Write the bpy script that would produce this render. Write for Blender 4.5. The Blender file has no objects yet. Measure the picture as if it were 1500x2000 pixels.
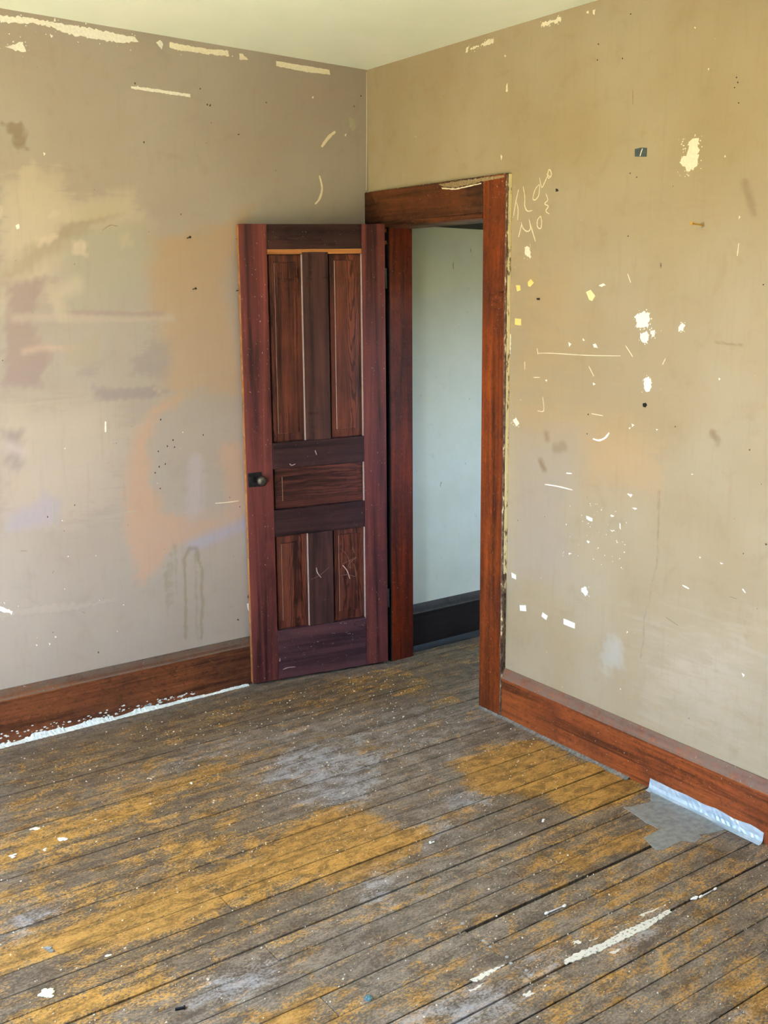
import bpy, bmesh, math, random
import numpy as np
from mathutils import Vector

# ------------------------------------------------------------------ camera, world, light, exposure
scene = bpy.context.scene
COL = scene.collection
R = random.Random(7)

F_PX, PITCH, ROLL, YAW = 2012.55, -0.1795, 0.0061, 0.8951       # measured from the photograph (1500 x 2000)
CAM = np.array([-2.6988, -4.0895, 1.7271]); PPX, PPY = 908.82, 949.24
FW = np.array([math.cos(YAW)*math.cos(PITCH), math.sin(YAW)*math.cos(PITCH), math.sin(PITCH)])
_r = np.array([math.sin(YAW), -math.cos(YAW), 0.0]); _u = np.cross(_r, FW)
RT = _r*math.cos(ROLL)+_u*math.sin(ROLL); UP = -_r*math.sin(ROLL)+_u*math.cos(ROLL)

cam_data = bpy.data.cameras.new('camera'); cam = bpy.data.objects.new('camera', cam_data); COL.objects.link(cam)
cam_data.sensor_fit = 'VERTICAL'; cam_data.sensor_height = 36.0; cam_data.lens = F_PX*36.0/2000
cam_data.shift_x = -(PPX-750)/2000; cam_data.shift_y = (PPY-1000)/2000
cam_data.clip_start = 0.02
from mathutils import Matrix
m = Matrix.Identity(4)
for i in range(3):
    m[i][0], m[i][1], m[i][2], m[i][3] = RT[i], UP[i], -FW[i], CAM[i]
cam.matrix_world = m
scene.camera = cam

vs = scene.view_settings
vs.view_transform = 'Standard'; vs.look = 'None'; vs.gamma = 1; vs.use_curve_mapping = False
vs.exposure = 0.12
scene.cycles.use_denoising = True
scene.cycles.max_bounces = 6; scene.cycles.diffuse_bounces = 4; scene.cycles.glossy_bounces = 2; scene.cycles.transmission_bounces = 1
scene.cycles.caustics_reflective = False; scene.cycles.caustics_refractive = False
scene.cycles.use_adaptive_sampling = True; scene.cycles.adaptive_threshold = 0.06; scene.cycles.adaptive_min_samples = 12
scene.cycles.sample_clamp_indirect = 40

world = bpy.data.worlds.new('world'); scene.world = world; world.use_nodes = True
wt = world.node_tree; bg = wt.nodes['Background']
# clear sky above the horizon, sunny yard below it; all of it reaches the room through the two windows
tc = wt.nodes.new('ShaderNodeTexCoord'); sx = wt.nodes.new('ShaderNodeSeparateXYZ'); wt.links.new(tc.outputs['Generated'], sx.inputs[0])
mr = wt.nodes.new('ShaderNodeMapRange'); mr.inputs[1].default_value = -0.02; mr.inputs[2].default_value = 0.03; wt.links.new(sx.outputs[2], mr.inputs[0])
mx = wt.nodes.new('ShaderNodeMix'); mx.data_type = 'RGBA'; wt.links.new(mr.outputs[0], mx.inputs[0])
mx.inputs[6].default_value = (0.34, 0.36, 0.20, 1)       # sunlit grass and earth
mx.inputs[7].default_value = (0.80, 1.15, 1.70, 1)       # sky
wt.links.new(mx.outputs[2], bg.inputs[0]); bg.inputs[1].default_value = 13.4
world.cycles.sampling_method = 'MANUAL'; world.cycles.sample_map_resolution = 256

sun_d = bpy.data.lights.new('sun', 'SUN'); sun_d.energy = 330; sun_d.angle = 0.01; sun_d.color = (1.0, 1.0, 0.96)
sun = bpy.data.objects.new('sun', sun_d); COL.objects.link(sun); sun.location = (-8, -5, 9)
sun.rotation_euler = Vector((1, -0.05, -1.75)).to_track_quat('-Z', 'Y').to_euler()        # high sun, falls on the floor by the west window
def portal(name, loc, aim, w, h):
    d = bpy.data.lights.new(name, 'AREA'); d.shape = 'RECTANGLE'; d.size = w; d.size_y = h; d.cycles.is_portal = True
    o = bpy.data.objects.new(name, d); COL.objects.link(o); o.location = loc
    o.rotation_euler = Vector(aim).to_track_quat('-Z', 'Z').to_euler()
W1 = (-3.45, -2.35, 0.62, 2.25); W2 = (-1.75, -0.75, 0.62, 2.25); W3 = (0.5, 0.95, 0.85, 1.85)     # window openings, the last one added to brighten the hall: from, to, sill, head
portal('window_portal_west', (-3.66, (W1[0]+W1[1])/2, (W1[2]+W1[3])/2), (1, 0, 0), W1[1]-W1[0], W1[3]-W1[2])
portal('added_window_portal_hall', ((W3[0]+W3[1])/2, -1.76, (W3[2]+W3[3])/2), (0, 1, 0), W3[1]-W3[0], W3[3]-W3[2])
portal('window_portal_near_corner', (-3.66, (W2[0]+W2[1])/2, (W2[2]+W2[3])/2), (1, 0, 0), W2[1]-W2[0], W2[3]-W2[2])

# ------------------------------------------------------------------ measuring helpers: a point of the photograph on a real plane
def ray(x, y): return FW+RT*(x-PPX)/F_PX-UP*(y-PPY)/F_PX
def on_floor(x, y, z=0.0): d = ray(x, y); return CAM+d*(z-CAM[2])/d[2]
def on_left(x, y, yy=0.0): d = ray(x, y); return CAM+d*(yy-CAM[1])/d[1]
def on_right(x, y, xx=0.0): d = ray(x, y); return CAM+d*(xx-CAM[0])/d[0]

# dimensions in metres
H = 2.735; WX = -3.6; WY = -5.0; WT = 0.1254
OP_L, OP_R, OP_T = -0.145, -0.8525, 2.048      # doorway in the right wall
HALL_Y, HALL_X, HALL_H = -0.0332, 1.15, 2.066

# ------------------------------------------------------------------ object helpers
def link(name, me, mat=None, parent=None):
    o = bpy.data.objects.new(name, me); COL.objects.link(o)
    if mat is not None and not me.materials: me.materials.append(mat)
    if parent is not None: o.parent = parent
    return o
def tag(o, label=None, cat=None, group=None, kind=None):
    if label: o['label'] = label
    if cat: o['category'] = cat
    if group: o['group'] = group
    if kind: o['kind'] = kind
    return o
def empty(name, loc=(0, 0, 0), rz=0.0):
    o = bpy.data.objects.new(name, None); COL.objects.link(o); o.location = loc; o.rotation_euler = (0, 0, rz)
    o.empty_display_size = 0.05
    return o
def bm_mesh(name, bm, smooth=False):
    bmesh.ops.recalc_face_normals(bm, faces=bm.faces)
    me = bpy.data.meshes.new(name); bm.to_mesh(me); bm.free()
    if smooth:
        for p in me.polygons: p.use_smooth = True
    return me
def add_box(bm, x0, x1, y0, y1, z0, z1, bevel=0.0):
    r = bmesh.ops.create_cube(bm, size=1.0)
    for v in r['verts']:
        v.co = Vector(((x0+x1)/2+v.co.x*(x1-x0), (y0+y1)/2+v.co.y*(y1-y0), (z0+z1)/2+v.co.z*(z1-z0)))
    if bevel > 0:
        es = list({e for v in r['verts'] for e in v.link_edges})
        bmesh.ops.bevel(bm, geom=es, offset=bevel, segments=2, affect='EDGES', profile=0.6)
    return r['verts']
def box(name, mat, parent, x0, x1, y0, y1, z0, z1, bevel=0.0):
    bm = bmesh.new(); add_box(bm, min(x0, x1), max(x0, x1), min(y0, y1), max(y0, y1), z0, z1, bevel)
    return link(name, bm_mesh(name, bm), mat, parent)
def add_tube(bm, pts, radii, seg=10, cap=True):
    pts = [Vector(p) for p in pts]; rings = []
    for i, p in enumerate(pts):
        t = (pts[min(i+1, len(pts)-1)]-pts[max(i-1, 0)]).normalized()
        a = t.orthogonal().normalized(); b = t.cross(a)
        if rings:
            a = (pa-t*pa.dot(t)).normalized(); b = t.cross(a)
        pa = a
        rings.append([bm.verts.new(p+(a*math.cos(k*2*math.pi/seg)+b*math.sin(k*2*math.pi/seg))*radii[i]) for k in range(seg)])
    for i in range(len(rings)-1):
        for k in range(seg):
            bm.faces.new((rings[i][k], rings[i][(k+1) % seg], rings[i+1][(k+1) % seg], rings[i+1][k]))
    if cap:
        bm.faces.new(rings[0][::-1]); bm.faces.new(rings[-1])
def extrude_profile(bm, prof, axis, a, b, n=1):
    """prof: list of (depth, height); swept along 'x' or 'y' from a to b (closed profile)."""
    rows = []
    for i in range(n+1):
        t = a+(b-a)*i/n
        rows.append([bm.verts.new((t, d, h) if axis == 'x' else (d, t, h)) for d, h in prof])
    k = len(prof)
    for i in range(n):
        for j in range(k):
            bm.faces.new((rows[i][j], rows[i][(j+1) % k], rows[i+1][(j+1) % k], rows[i+1][j]))
    bm.faces.new(rows[0]); bm.faces.new(rows[-1][::-1])

# ------------------------------------------------------------------ material helpers
def srgb(r, g, b):
    f = lambda c: (c/255/12.92) if c/255 <= 0.04045 else ((c/255+0.055)/1.055)**2.4
    return (f(r), f(g), f(b), 1.0)
class NT:
    def __init__(s, name):
        s.mat = bpy.data.materials.new(name); s.mat.use_nodes = True
        s.t = s.mat.node_tree; s.b = s.t.nodes['Principled BSDF']; s.b.inputs['Specular IOR Level'].default_value = 0.35
    def n(s, kind, **kw):
        nd = s.t.nodes.new(kind)
        for k, v in kw.items(): setattr(nd, k, v)
        return nd
    def put(s, sock, v):
        if isinstance(v, bpy.types.NodeSocket): s.t.links.new(v, sock)
        elif v is not None: sock.default_value = v
    def coord(s, kind='Object'): return s.n('ShaderNodeTexCoord').outputs[kind]
    def geo(s): return s.n('ShaderNodeNewGeometry').outputs['Position']
    def math(s, op, a, b=None, c=None, clamp=False):
        nd = s.n('ShaderNodeMath', operation=op, use_clamp=clamp)
        for i, v in enumerate((a, b, c)): s.put(nd.inputs[i], v)
        return nd.outputs[0]
    def mapv(s, vec, scale=(1, 1, 1), loc=(0, 0, 0), rot=(0, 0, 0)):
        nd = s.n('ShaderNodeMapping'); s.put(nd.inputs[0], vec)
        nd.inputs['Scale'].default_value = scale; nd.inputs['Location'].default_value = loc; nd.inputs['Rotation'].default_value = rot
        return nd.outputs[0]
    def vadd(s, a, b):
        nd = s.n('ShaderNodeVectorMath', operation='ADD'); s.put(nd.inputs[0], a); s.put(nd.inputs[1], b); return nd.outputs[0]
    def noise(s, vec, scale=5, detail=4, rough=0.55, dist=0.0):
        nd = s.n('ShaderNodeTexNoise'); s.put(nd.inputs['Vector'], vec)
        nd.inputs['Scale'].default_value = scale; nd.inputs['Detail'].default_value = detail
        nd.inputs['Roughness'].default_value = rough; nd.inputs['Distortion'].default_value = dist
        return nd.outputs['Fac']
    def mix(s, f, a, b, mode='MIX'):
        nd = s.n('ShaderNodeMix', data_type='RGBA', blend_type=mode)
        s.put(nd.inputs[0], f); s.put(nd.inputs[6], a); s.put(nd.inputs[7], b); return nd.outputs[2]
    def step(s, v, lo, hi, to0=0.0, to1=1.0):
        nd = s.n('ShaderNodeMapRange', interpolation_type='SMOOTHSTEP'); s.put(nd.inputs[0], v)
        s.put(nd.inputs[1], lo); s.put(nd.inputs[2], hi); nd.inputs[3].default_value = to0; nd.inputs[4].default_value = to1
        return nd.outputs[0]
    def attr(s, name):
        nd = s.n('ShaderNodeAttribute'); nd.attribute_name = name; return nd
    def bump(s, h, strength=0.2, dist=0.002):
        nd = s.n('ShaderNodeBump'); s.put(nd.inputs['Height'], h); nd.inputs['Strength'].default_value = strength
        nd.inputs['Distance'].default_value = dist; s.t.links.new(nd.outputs[0], s.b.inputs['Normal'])
    def out(s, color, rough=0.6, metal=0.0):
        s.put(s.b.inputs['Base Color'], color); s.put(s.b.inputs['Roughness'], rough); s.b.inputs['Metallic'].default_value = metal
        return s.mat
    def rnd(s): return s.n('ShaderNodeObjectInfo').outputs['Random']

def plain(name, col, rough=0.6, metal=0.0, var=0.12, scale=40, bump=0.0):
    t = NT(name); n = t.noise(t.geo(), scale, 5, 0.6)
    dk = tuple(c*(1-var) for c in col[:3])+(1,); lt = tuple(min(1, c*(1+var)) for c in col[:3])+(1,)
    if bump: t.bump(n, bump, 0.002)
    return t.out(t.mix(t.step(n, .3, .7), dk, lt), rough, metal)

def wood(name, dark, mid, light, axis='z', rough=0.42, cathedral=None, across='x', flecks=0.0, dust=None, blotch=0.5, grain=1.0, lift=(1, 1, 1), dk=.7, crackle=0.0):
    t = NT(name)
    up_ = lambda c: tuple(min(.9, c[i]*lift[i]) for i in range(3))+(1,)
    dark, mid, light = tuple(c*dk for c in up_(dark)[:3])+(1,), up_(mid), up_(light)
    r = t.rnd(); off = t.n('ShaderNodeCombineXYZ')
    for i in range(3): t.put(off.inputs[i], t.math('MULTIPLY', r, 13.7+5*i))
    obj = t.coord(); c = t.vadd(obj, off.outputs[0])
    sc = lambda a, b: tuple(a if ax == axis else b for ax in 'xyz')
    g1 = t.noise(t.mapv(c, sc(1.0, 26)), 1.0, 6, 0.62, 0.6)
    g2 = t.noise(t.mapv(c, sc(5, 260)), 1.0, 3, 0.6)
    bl = t.noise(c, 3.2, 4, 0.6, 0.3)
    col = t.mix(t.step(g1, .30, .56), dark, mid)
    col = t.mix(t.math('MULTIPLY', t.step(g1, .52, .74), 0.8), col, light)
    col = t.mix(t.math('MULTIPLY', t.step(g2, .52, .72), 0.42*grain), col, dark)
    if cathedral:
        u0, K, cf = cathedral
        sep = t.n('ShaderNodeSeparateXYZ'); t.put(sep.inputs[0], obj)
        u = t.math('SUBTRACT', sep.outputs['XYZ'.index(across.upper())], u0)
        f = t.math('ADD', t.math('MULTIPLY', t.math('MULTIPLY', u, u), K), t.math('MULTIPLY', sep.outputs['XYZ'.index(axis.upper())], cf))
        f = t.math('ADD', f, t.math('MULTIPLY', t.noise(t.mapv(c, sc(2.5, 14)), 1, 4, .6), 5.5))
        w = t.math('SINE', t.math('MULTIPLY', f, 6.283))
        col = t.mix(t.math('MULTIPLY', t.step(w, .1, .8), 0.72), col, dark)
    col = t.mix(t.math('MULTIPLY', t.step(bl, .45, .75), blotch), col, dark)
    col = t.mix(t.math('MULTIPLY', t.step(bl, .50, .25), blotch*0.5), col, light)
    if crackle:
        ck = t.noise(t.mapv(c, sc(38, 75)), 1, 7, .75, .8)
        col = t.mix(t.math('MULTIPLY', t.step(ck, .50, .66), crackle), col, dark)
        col = t.mix(t.math('MULTIPLY', t.step(ck, .44, .32), crackle*.8), col, light)
    if dust:
        dn = t.noise(c, 22, 6, .7); geo = t.n('ShaderNodeNewGeometry')
        up = t.n('ShaderNodeSeparateXYZ'); t.put(up.inputs[0], geo.outputs['Normal'])
        col = t.mix(t.math('MULTIPLY', t.step(up.outputs[2], .08, .45), t.step(dn, .3, .6, .35, .85)), col, dust)   # settled dust on upward faces
    if flecks:
        fn = t.noise(t.mapv(c, sc(90, 160)), 1, 2, .5)
        zone = t.noise(c, 6, 3, .6)
        col = t.mix(t.math('MULTIPLY', t.step(fn, .70, .74), t.step(zone, .5, .7, .25, 1.0)), col, srgb(196, 182, 160))
    rg = t.step(bl, .3, .7, rough-.07, rough+.12)
    return t.out(col, rg)

# ------------------------------------------------------------------ wall paint: old brushed patches and some window light stored as colour on a fine wall mesh
def seg_dist(P, a, b):
    ab = b-a; L = max(ab@ab, 1e-12)
    t = np.clip(((P-a)@ab)/L, 0, 1)
    return np.hypot(P[:, 0]-a[0]-t*ab[0], P[:, 1]-a[1]-t*ab[1])
def poly_sd(P, pts):
    d = np.full(len(P), 1e9); ins = np.zeros(len(P), bool); n = len(pts)
    for i in range(n):
        a, b = pts[i], pts[(i+1) % n]
        d = np.minimum(d, seg_dist(P, a, b))
        if a[1] != b[1]:
            c = ((a[1] > P[:, 1]) != (b[1] > P[:, 1])) & (P[:, 0] < (b[0]-a[0])*(P[:, 1]-a[1])/(b[1]-a[1])+a[0])
            ins ^= c
    return np.where(ins, -d, d)
class Tint:
    def __init__(s, P):
        W = np.zeros_like(P); rg = np.random.default_rng(3)       # ragged brush edges
        for k, amp in ((9, .016), (21, .011), (47, .008), (95, .006), (180, .004)):
            for _ in range(3):
                d = rg.normal(size=2); d *= k/np.hypot(*d); W += amp*np.sin(P@d+rg.uniform(0, 6.28))[:, None]*rg.normal(size=2)*.6
        s.P0 = P; s.P = P+W; s.rgb = np.zeros((len(P), 3)); s.a = np.zeros(len(P))
    def over(s, m, col, alpha):
        m = np.clip(m, 0, 1)*min(.95, alpha*1.65); na = m+s.a*(1-m)
        c = np.array(col[:3])
        w = np.where(na > 1e-6, m/np.maximum(na, 1e-6), 0)[:, None]
        s.rgb = s.rgb*(1-w)+c*w; s.a = na
    def poly(s, pts, col, alpha, soft=0.05):
        pts = np.array(pts); lo = pts.min(0)-soft*2; hi = pts.max(0)+soft*2
        sel = ((s.P >= lo) & (s.P <= hi)).all(1)
        m = np.zeros(len(s.P)); m[sel] = 0.5-poly_sd(s.P[sel], pts)/(2*soft); s.over(m, col, alpha)
    def stroke(s, pts, w, col, alpha, soft=0.02):
        pts = np.array(pts); d = np.full(len(s.P), 1e9)
        for i in range(len(pts)-1): d = np.minimum(d, seg_dist(s.P0*.75+s.P*.25, pts[i], pts[i+1]))
        s.over(0.5-(d-w/2)/(2*soft), col, alpha)

def wall_material(name, base, lighter, darker):
    t = NT(name); p = t.geo()
    n1 = t.noise(p, 1.6, 2, .55); n2 = t.noise(t.mapv(p, (7, 7, 22)), 1, 4, .72, .8); n4 = t.noise(p, 9, 4, .7, .5)
    col = t.mix(t.step(n1, .35, .7), base, lighter)
    col = t.mix(t.math('MULTIPLY', t.step(n4, .52, .75), .35), col, darker)
    br = t.noise(t.mapv(p, (3.0, 3.0, 40), rot=(0, .35, 0)), 1, 3, .7, .6); br2 = t.noise(t.mapv(p, (45, 45, 4)), 1, 3, .7, .5)
    a = t.attr('tint')
    al = t.math('MULTIPLY', a.outputs['Alpha'], t.step(t.math('ADD', a.outputs['Alpha'], t.math('ADD', t.math('MULTIPLY', t.math('SUBTRACT', n2, .5), 1.3), t.math('MULTIPLY', t.math('SUBTRACT', br, .5), .9))), .08, .62))
    col = t.mix(al, col, a.outputs['Color'])
    col = t.mix(t.math('MULTIPLY', t.step(br, .5, .72), .16), col, lighter); col = t.mix(t.math('MULTIPLY', t.step(br2, .52, .74), .20), col, darker)
    sp = t.noise(p, 55, 1, .5); zone = t.noise(p, 2.3, 1, .5)
    col = t.mix(t.math('MULTIPLY', t.step(sp, .79, .81), t.step(zone, .5, .6)), col, srgb(232, 222, 200))     # pin-head chips
    sp2 = t.noise(t.vadd(p, (3.1, 1.7, 9.2)), 48, 1, .5)
    col = t.mix(t.math('MULTIPLY', t.step(sp2, .80, .82), t.step(zone, .58, .48)), col, srgb(84, 68, 50))
    return t.out(col, t.step(n4, .3, .7, .48, .64))

def grid_wall(name, us, zs, to3, keep, mat, boxes):
    """fine mesh of a wall face; us, zs grid lines; keep(u, z) tells which cells exist; boxes give the wall its body."""
    nu, nz = len(us), len(zs)
    U, Z = np.meshgrid(us, zs, indexing='ij')
    P = np.stack([U.ravel(), Z.ravel()], 1)
    V = to3(P)
    i, j = np.meshgrid(np.arange(nu-1), np.arange(nz-1), indexing='ij'); i = i.ravel(); j = j.ravel()
    ok = keep((us[i]+us[i+1])/2, (zs[j]+zs[j+1])/2); i, j = i[ok], j[ok]
    quad = np.stack([i*nz+j, (i+1)*nz+j, (i+1)*nz+j+1, i*nz+j+1], 1)
    nv = len(V); verts = [V]; faces = [quad]
    for (x0, x1, y0, y1, z0, z1) in boxes:
        c = np.array([(x, y, z) for x in (x0, x1) for y in (y0, y1) for z in (z0, z1)], float)
        f = np.array([(0, 1, 3, 2), (4, 6, 7, 5), (0, 4, 5, 1), (2, 3, 7, 6), (0, 2, 6, 4), (1, 5, 7, 3)])+nv
        verts.append(c); faces.append(f); nv += 8
    V = np.concatenate(verts); Fq = np.concatenate(faces)
    me = bpy.data.meshes.new(name)
    me.vertices.add(len(V)); me.vertices.foreach_set('co', V.astype(np.float32).ravel())
    me.loops.add(Fq.size); me.loops.foreach_set('vertex_index', Fq.astype(np.int32).ravel())
    me.polygons.add(len(Fq)); me.polygons.foreach_set('loop_start', np.arange(0, Fq.size, 4, dtype=np.int32))
    me.update(calc_edges=True)
    return me, P, len(V)
def store_tint(me, T, total):
    a = me.attributes.new('tint', 'FLOAT_COLOR', 'POINT'); arr = np.zeros((total, 4), np.float32)
    arr[:len(T.P), :3] = T.rgb; arr[:len(T.P), 3] = T.a
    a.data.foreach_set('color', arr.ravel())

# ------------------------------------------------------------------ materials
M = {}
M['wall_left'] = wall_material('tan_wall_paint', srgb(164, 152, 140), srgb(169, 160, 149), srgb(156, 140, 125))
M['wall_right'] = wall_material('tan_wall_paint_right', srgb(163, 145, 114), srgb(170, 156, 130), srgb(154, 133, 100))
M['plain_wall'] = plain('tan_wall_paint_plain', srgb(190, 178, 164), .6, 0, .06, 3)
t = NT('hall_wall_paint'); p = t.geo(); n = t.noise(p, 2.2, 5, .6); n2 = t.noise(p, 14, 5, .7, .5); sp = t.noise(t.mapv(p, (40, 40, 14)), 1, 3, .5)
c = t.mix(t.step(n, .3, .7), srgb(206, 208, 190), srgb(218, 220, 204)); c = t.mix(t.math('MULTIPLY', t.step(n2, .6, .8), .3), c, srgb(150, 148, 128))
c = t.mix(t.math('MULTIPLY', t.step(sp, .74, .77), .7), c, srgb(96, 92, 80)); M['hall'] = t.out(c, .6)
t = NT('ceiling_plaster'); p = t.geo(); n = t.noise(p, 1.7, 5, .6, .4); n2 = t.noise(t.mapv(p, (5, 16, 5)), 1, 6, .7, .6)
c = t.mix(t.step(n, .35, .7), srgb(232, 246, 232), srgb(240, 250, 240)); c = t.mix(t.math('MULTIPLY', t.step(n2, .55, .8), .35), c, srgb(250, 248, 232))
M['ceiling'] = t.out(c, .7)
M['dark_wood'] = wood('dark_hall_wood', srgb(26, 19, 17), srgb(40, 30, 27), srgb(58, 44, 38), 'x', .5, dust=srgb(78, 72, 66))
M['plaster'] = plain('white_plaster', srgb(240, 238, 230), .8, 0, .08, 120, .3)
M['cream'] = plain('cream_old_paint', srgb(238, 232, 212), .75, 0, .08, 120, .3)
M['chalk'] = plain('pale_scratch', srgb(232, 222, 194), .8, 0, .08, 200)
M['hole'] = plain('dark_hole', srgb(30, 24, 20), .9, 0, .2, 200)
M['smudge'] = plain('grey_smudge', srgb(140, 122, 102), .8, 0, .15, 120)
M['stile'] = wood('door_stile_wood', srgb(58, 27, 23), srgb(92, 42, 33), srgb(122, 60, 44), 'z', .36, flecks=.5, blotch=.45, grain=.6, lift=(1.335, 1.491, 1.943))
M['rail'] = wood('door_rail_wood', srgb(46, 26, 25), srgb(66, 37, 33), srgb(86, 48, 38), 'x', .36, flecks=.4, blotch=.4, grain=.5, lift=(0.893, 1.003, 1.165))
M['muntin'] = wood('door_mullion_wood', srgb(50, 27, 23), srgb(76, 40, 32), srgb(96, 54, 42), 'z', .38, blotch=.4, grain=.6, lift=(1.067, 1.375, 1.6))
M['bottom_rail'] = wood('door_bottom_rail_wood', srgb(40, 23, 24), srgb(56, 32, 32), srgb(74, 42, 38), 'x', .34, flecks=.4, blotch=.3, grain=.5, lift=(2.09, 2.3, 2.64))
pd, pm, pl = srgb(44, 22, 16), srgb(100, 54, 38), srgb(132, 76, 50)
M['panel_tall_free'] = wood('door_panel_wood_a', pd, pm, pl, 'z', .36, cathedral=(0.10, 900, 1.3), lift=(1.362, 1.23, 1.326))
M['panel_tall_hinge'] = wood('door_panel_wood_b', pd, pm, pl, 'z', .36, cathedral=(0.505, 2600, -7.0), lift=(1.362, 1.23, 1.326))
M['panel_mid'] = wood('door_panel_wood_c', pd, srgb(84, 44, 34), srgb(108, 58, 42), 'x', .36, cathedral=(0.94, 500, 1.6), across='z', lift=(1.362, 1.23, 1.326))
M['panel_low_free'] = wood('door_panel_wood_d', pd, pm, pl, 'z', .36, cathedral=(0.225, 1800, 5.5), lift=(1.362, 1.23, 1.326))
M['panel_low_hinge'] = wood('door_panel_wood_e', pd, srgb(88, 46, 32), srgb(120, 66, 42), 'z', .36, cathedral=(0.47, 700, 2.0), lift=(1.362, 1.23, 1.326))
M['lit_edge'] = plain('lit_pale_wood', srgb(182, 162, 150), .5, 0, .15, 60)
M['lit_edge_dim'] = plain('lit_brown_wood', srgb(140, 104, 84), .5, 0, .2, 60)
M['raw_wood'] = wood('raw_split_wood', srgb(140, 88, 42), srgb(184, 122, 62), srgb(214, 158, 92), 'x', .6, blotch=.2, lift=(.95, .95, 1.0), dk=1)
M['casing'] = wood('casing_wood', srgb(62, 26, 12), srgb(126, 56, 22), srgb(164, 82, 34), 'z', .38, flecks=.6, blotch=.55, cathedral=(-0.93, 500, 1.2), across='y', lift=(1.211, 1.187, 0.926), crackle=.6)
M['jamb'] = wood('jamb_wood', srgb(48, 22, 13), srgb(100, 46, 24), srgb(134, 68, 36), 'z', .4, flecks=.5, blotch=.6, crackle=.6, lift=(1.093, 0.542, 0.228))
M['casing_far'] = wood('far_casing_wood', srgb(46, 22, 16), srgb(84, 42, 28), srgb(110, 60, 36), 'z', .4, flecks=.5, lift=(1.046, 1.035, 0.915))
M['head'] = wood('head_casing_wood', srgb(50, 24, 15), srgb(96, 50, 28), srgb(126, 70, 38), 'y', .42, flecks=.6, blotch=.7, lift=(1.046, 1.035, 0.849), crackle=.6)
M['base_l'] = wood('baseboard_left_wood', srgb(56, 26, 16), srgb(104, 52, 27), srgb(132, 72, 36), 'x', .4, flecks=.35, dust=srgb(104, 90, 78), blotch=.6, lift=(1.516, 1.922, 2.327), crackle=.6)
M['base_r'] = wood('baseboard_right_wood', srgb(74, 34, 20), srgb(132, 66, 36), srgb(160, 88, 48), 'y', .4, flecks=.8, dust=srgb(116, 100, 86), blotch=.55, lift=(1.355, 1.362, 1.017), crackle=.6)
t = NT('worn_edge_paint'); p = t.geo(); n = t.noise(t.mapv(p, (60, 60, 24)), 1, 5, .7)
c = t.mix(t.step(n, .42, .50), srgb(70, 48, 34), srgb(112, 92, 70)); c = t.mix(t.step(n, .56, .62), c, srgb(214, 200, 164)); M['worn_or_lit_edge'] = t.out(c, .7)
t = NT('cream_paint_edge'); p = t.geo(); n = t.noise(t.mapv(p, (60, 60, 16)), 1, 5, .7)
M['paint_edge'] = t.out(t.mix(t.step(n, .40, .46), srgb(120, 98, 70), srgb(240, 226, 176)), .7)
M['rabbet_shade'] = plain('black_gap_shade', srgb(30, 24, 23), .7, 0, .4, 60)
M['hall_ceiling'] = plain('dark_board_ceiling', srgb(22, 18, 17), .8, 0, .2, 20)
M['iron'] = plain('dark_iron', srgb(62, 58, 56), .45, .8, .3, 120)
M['old_brass'] = plain('tarnished_knob_metal', srgb(96, 88, 78), .42, .75, .3, 160, .2)
M['nail'] = plain('rusty_nail', srgb(70, 54, 44), .5, .7, .3, 300)
M['brass_nail'] = plain('yellow_painted_nail', srgb(206, 158, 58), .45, .3, .15, 300)
M['tape_yellow'] = plain('yellowed_tape', srgb(240, 214, 128), .5, 0, .05, 60)
M['tape_cream'] = plain('cream_tape', srgb(240, 228, 172), .55, 0, .06, 60)
M['tape_white'] = plain('white_tape', srgb(240, 240, 230), .5, 0, .04, 60)
M['tape_dark'] = plain('slate_tape', srgb(72, 84, 88), .4, 0, .12, 60)
M['duct'] = plain('grey_duct_tape', srgb(150, 154, 152), .38, .2, .2, 45, .3)
t = NT('silver_foil_tape'); p = t.geo(); n = t.noise(t.mapv(p, (20, 9, 20)), 1, 5, .65, .8); t.bump(n, .6, .006)
M['foil'] = t.out(t.mix(t.step(n, .3, .7), srgb(160, 182, 198), srgb(206, 220, 230)), .32, .3)
M['cotton'] = plain('white_cotton', srgb(244, 242, 240), .9, 0, .04, 300, .4)
M['swab_stick'] = plain('white_swab_stick', srgb(228, 224, 228), .5, 0, .03, 100)
M['black_metal'] = plain('black_screw', srgb(34, 36, 40), .4, .6, .2, 200)
M['teal'] = plain('teal_glass', srgb(92, 128, 138), .15, 0, .5, 260)
M['chip'] = plain('paint_flake', srgb(232, 224, 206), .8, 0, .14, 60)
M['crumb'] = plain('plaster_crumb', srgb(246, 234, 206), .85, 0, .1, 160, .3)
M['subfloor'] = plain('dark_subfloor', srgb(34, 27, 21), .9, 0, .3, 30)
M['window_wood'] = plain('window_frame_paint', srgb(214, 208, 190), .5)

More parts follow.
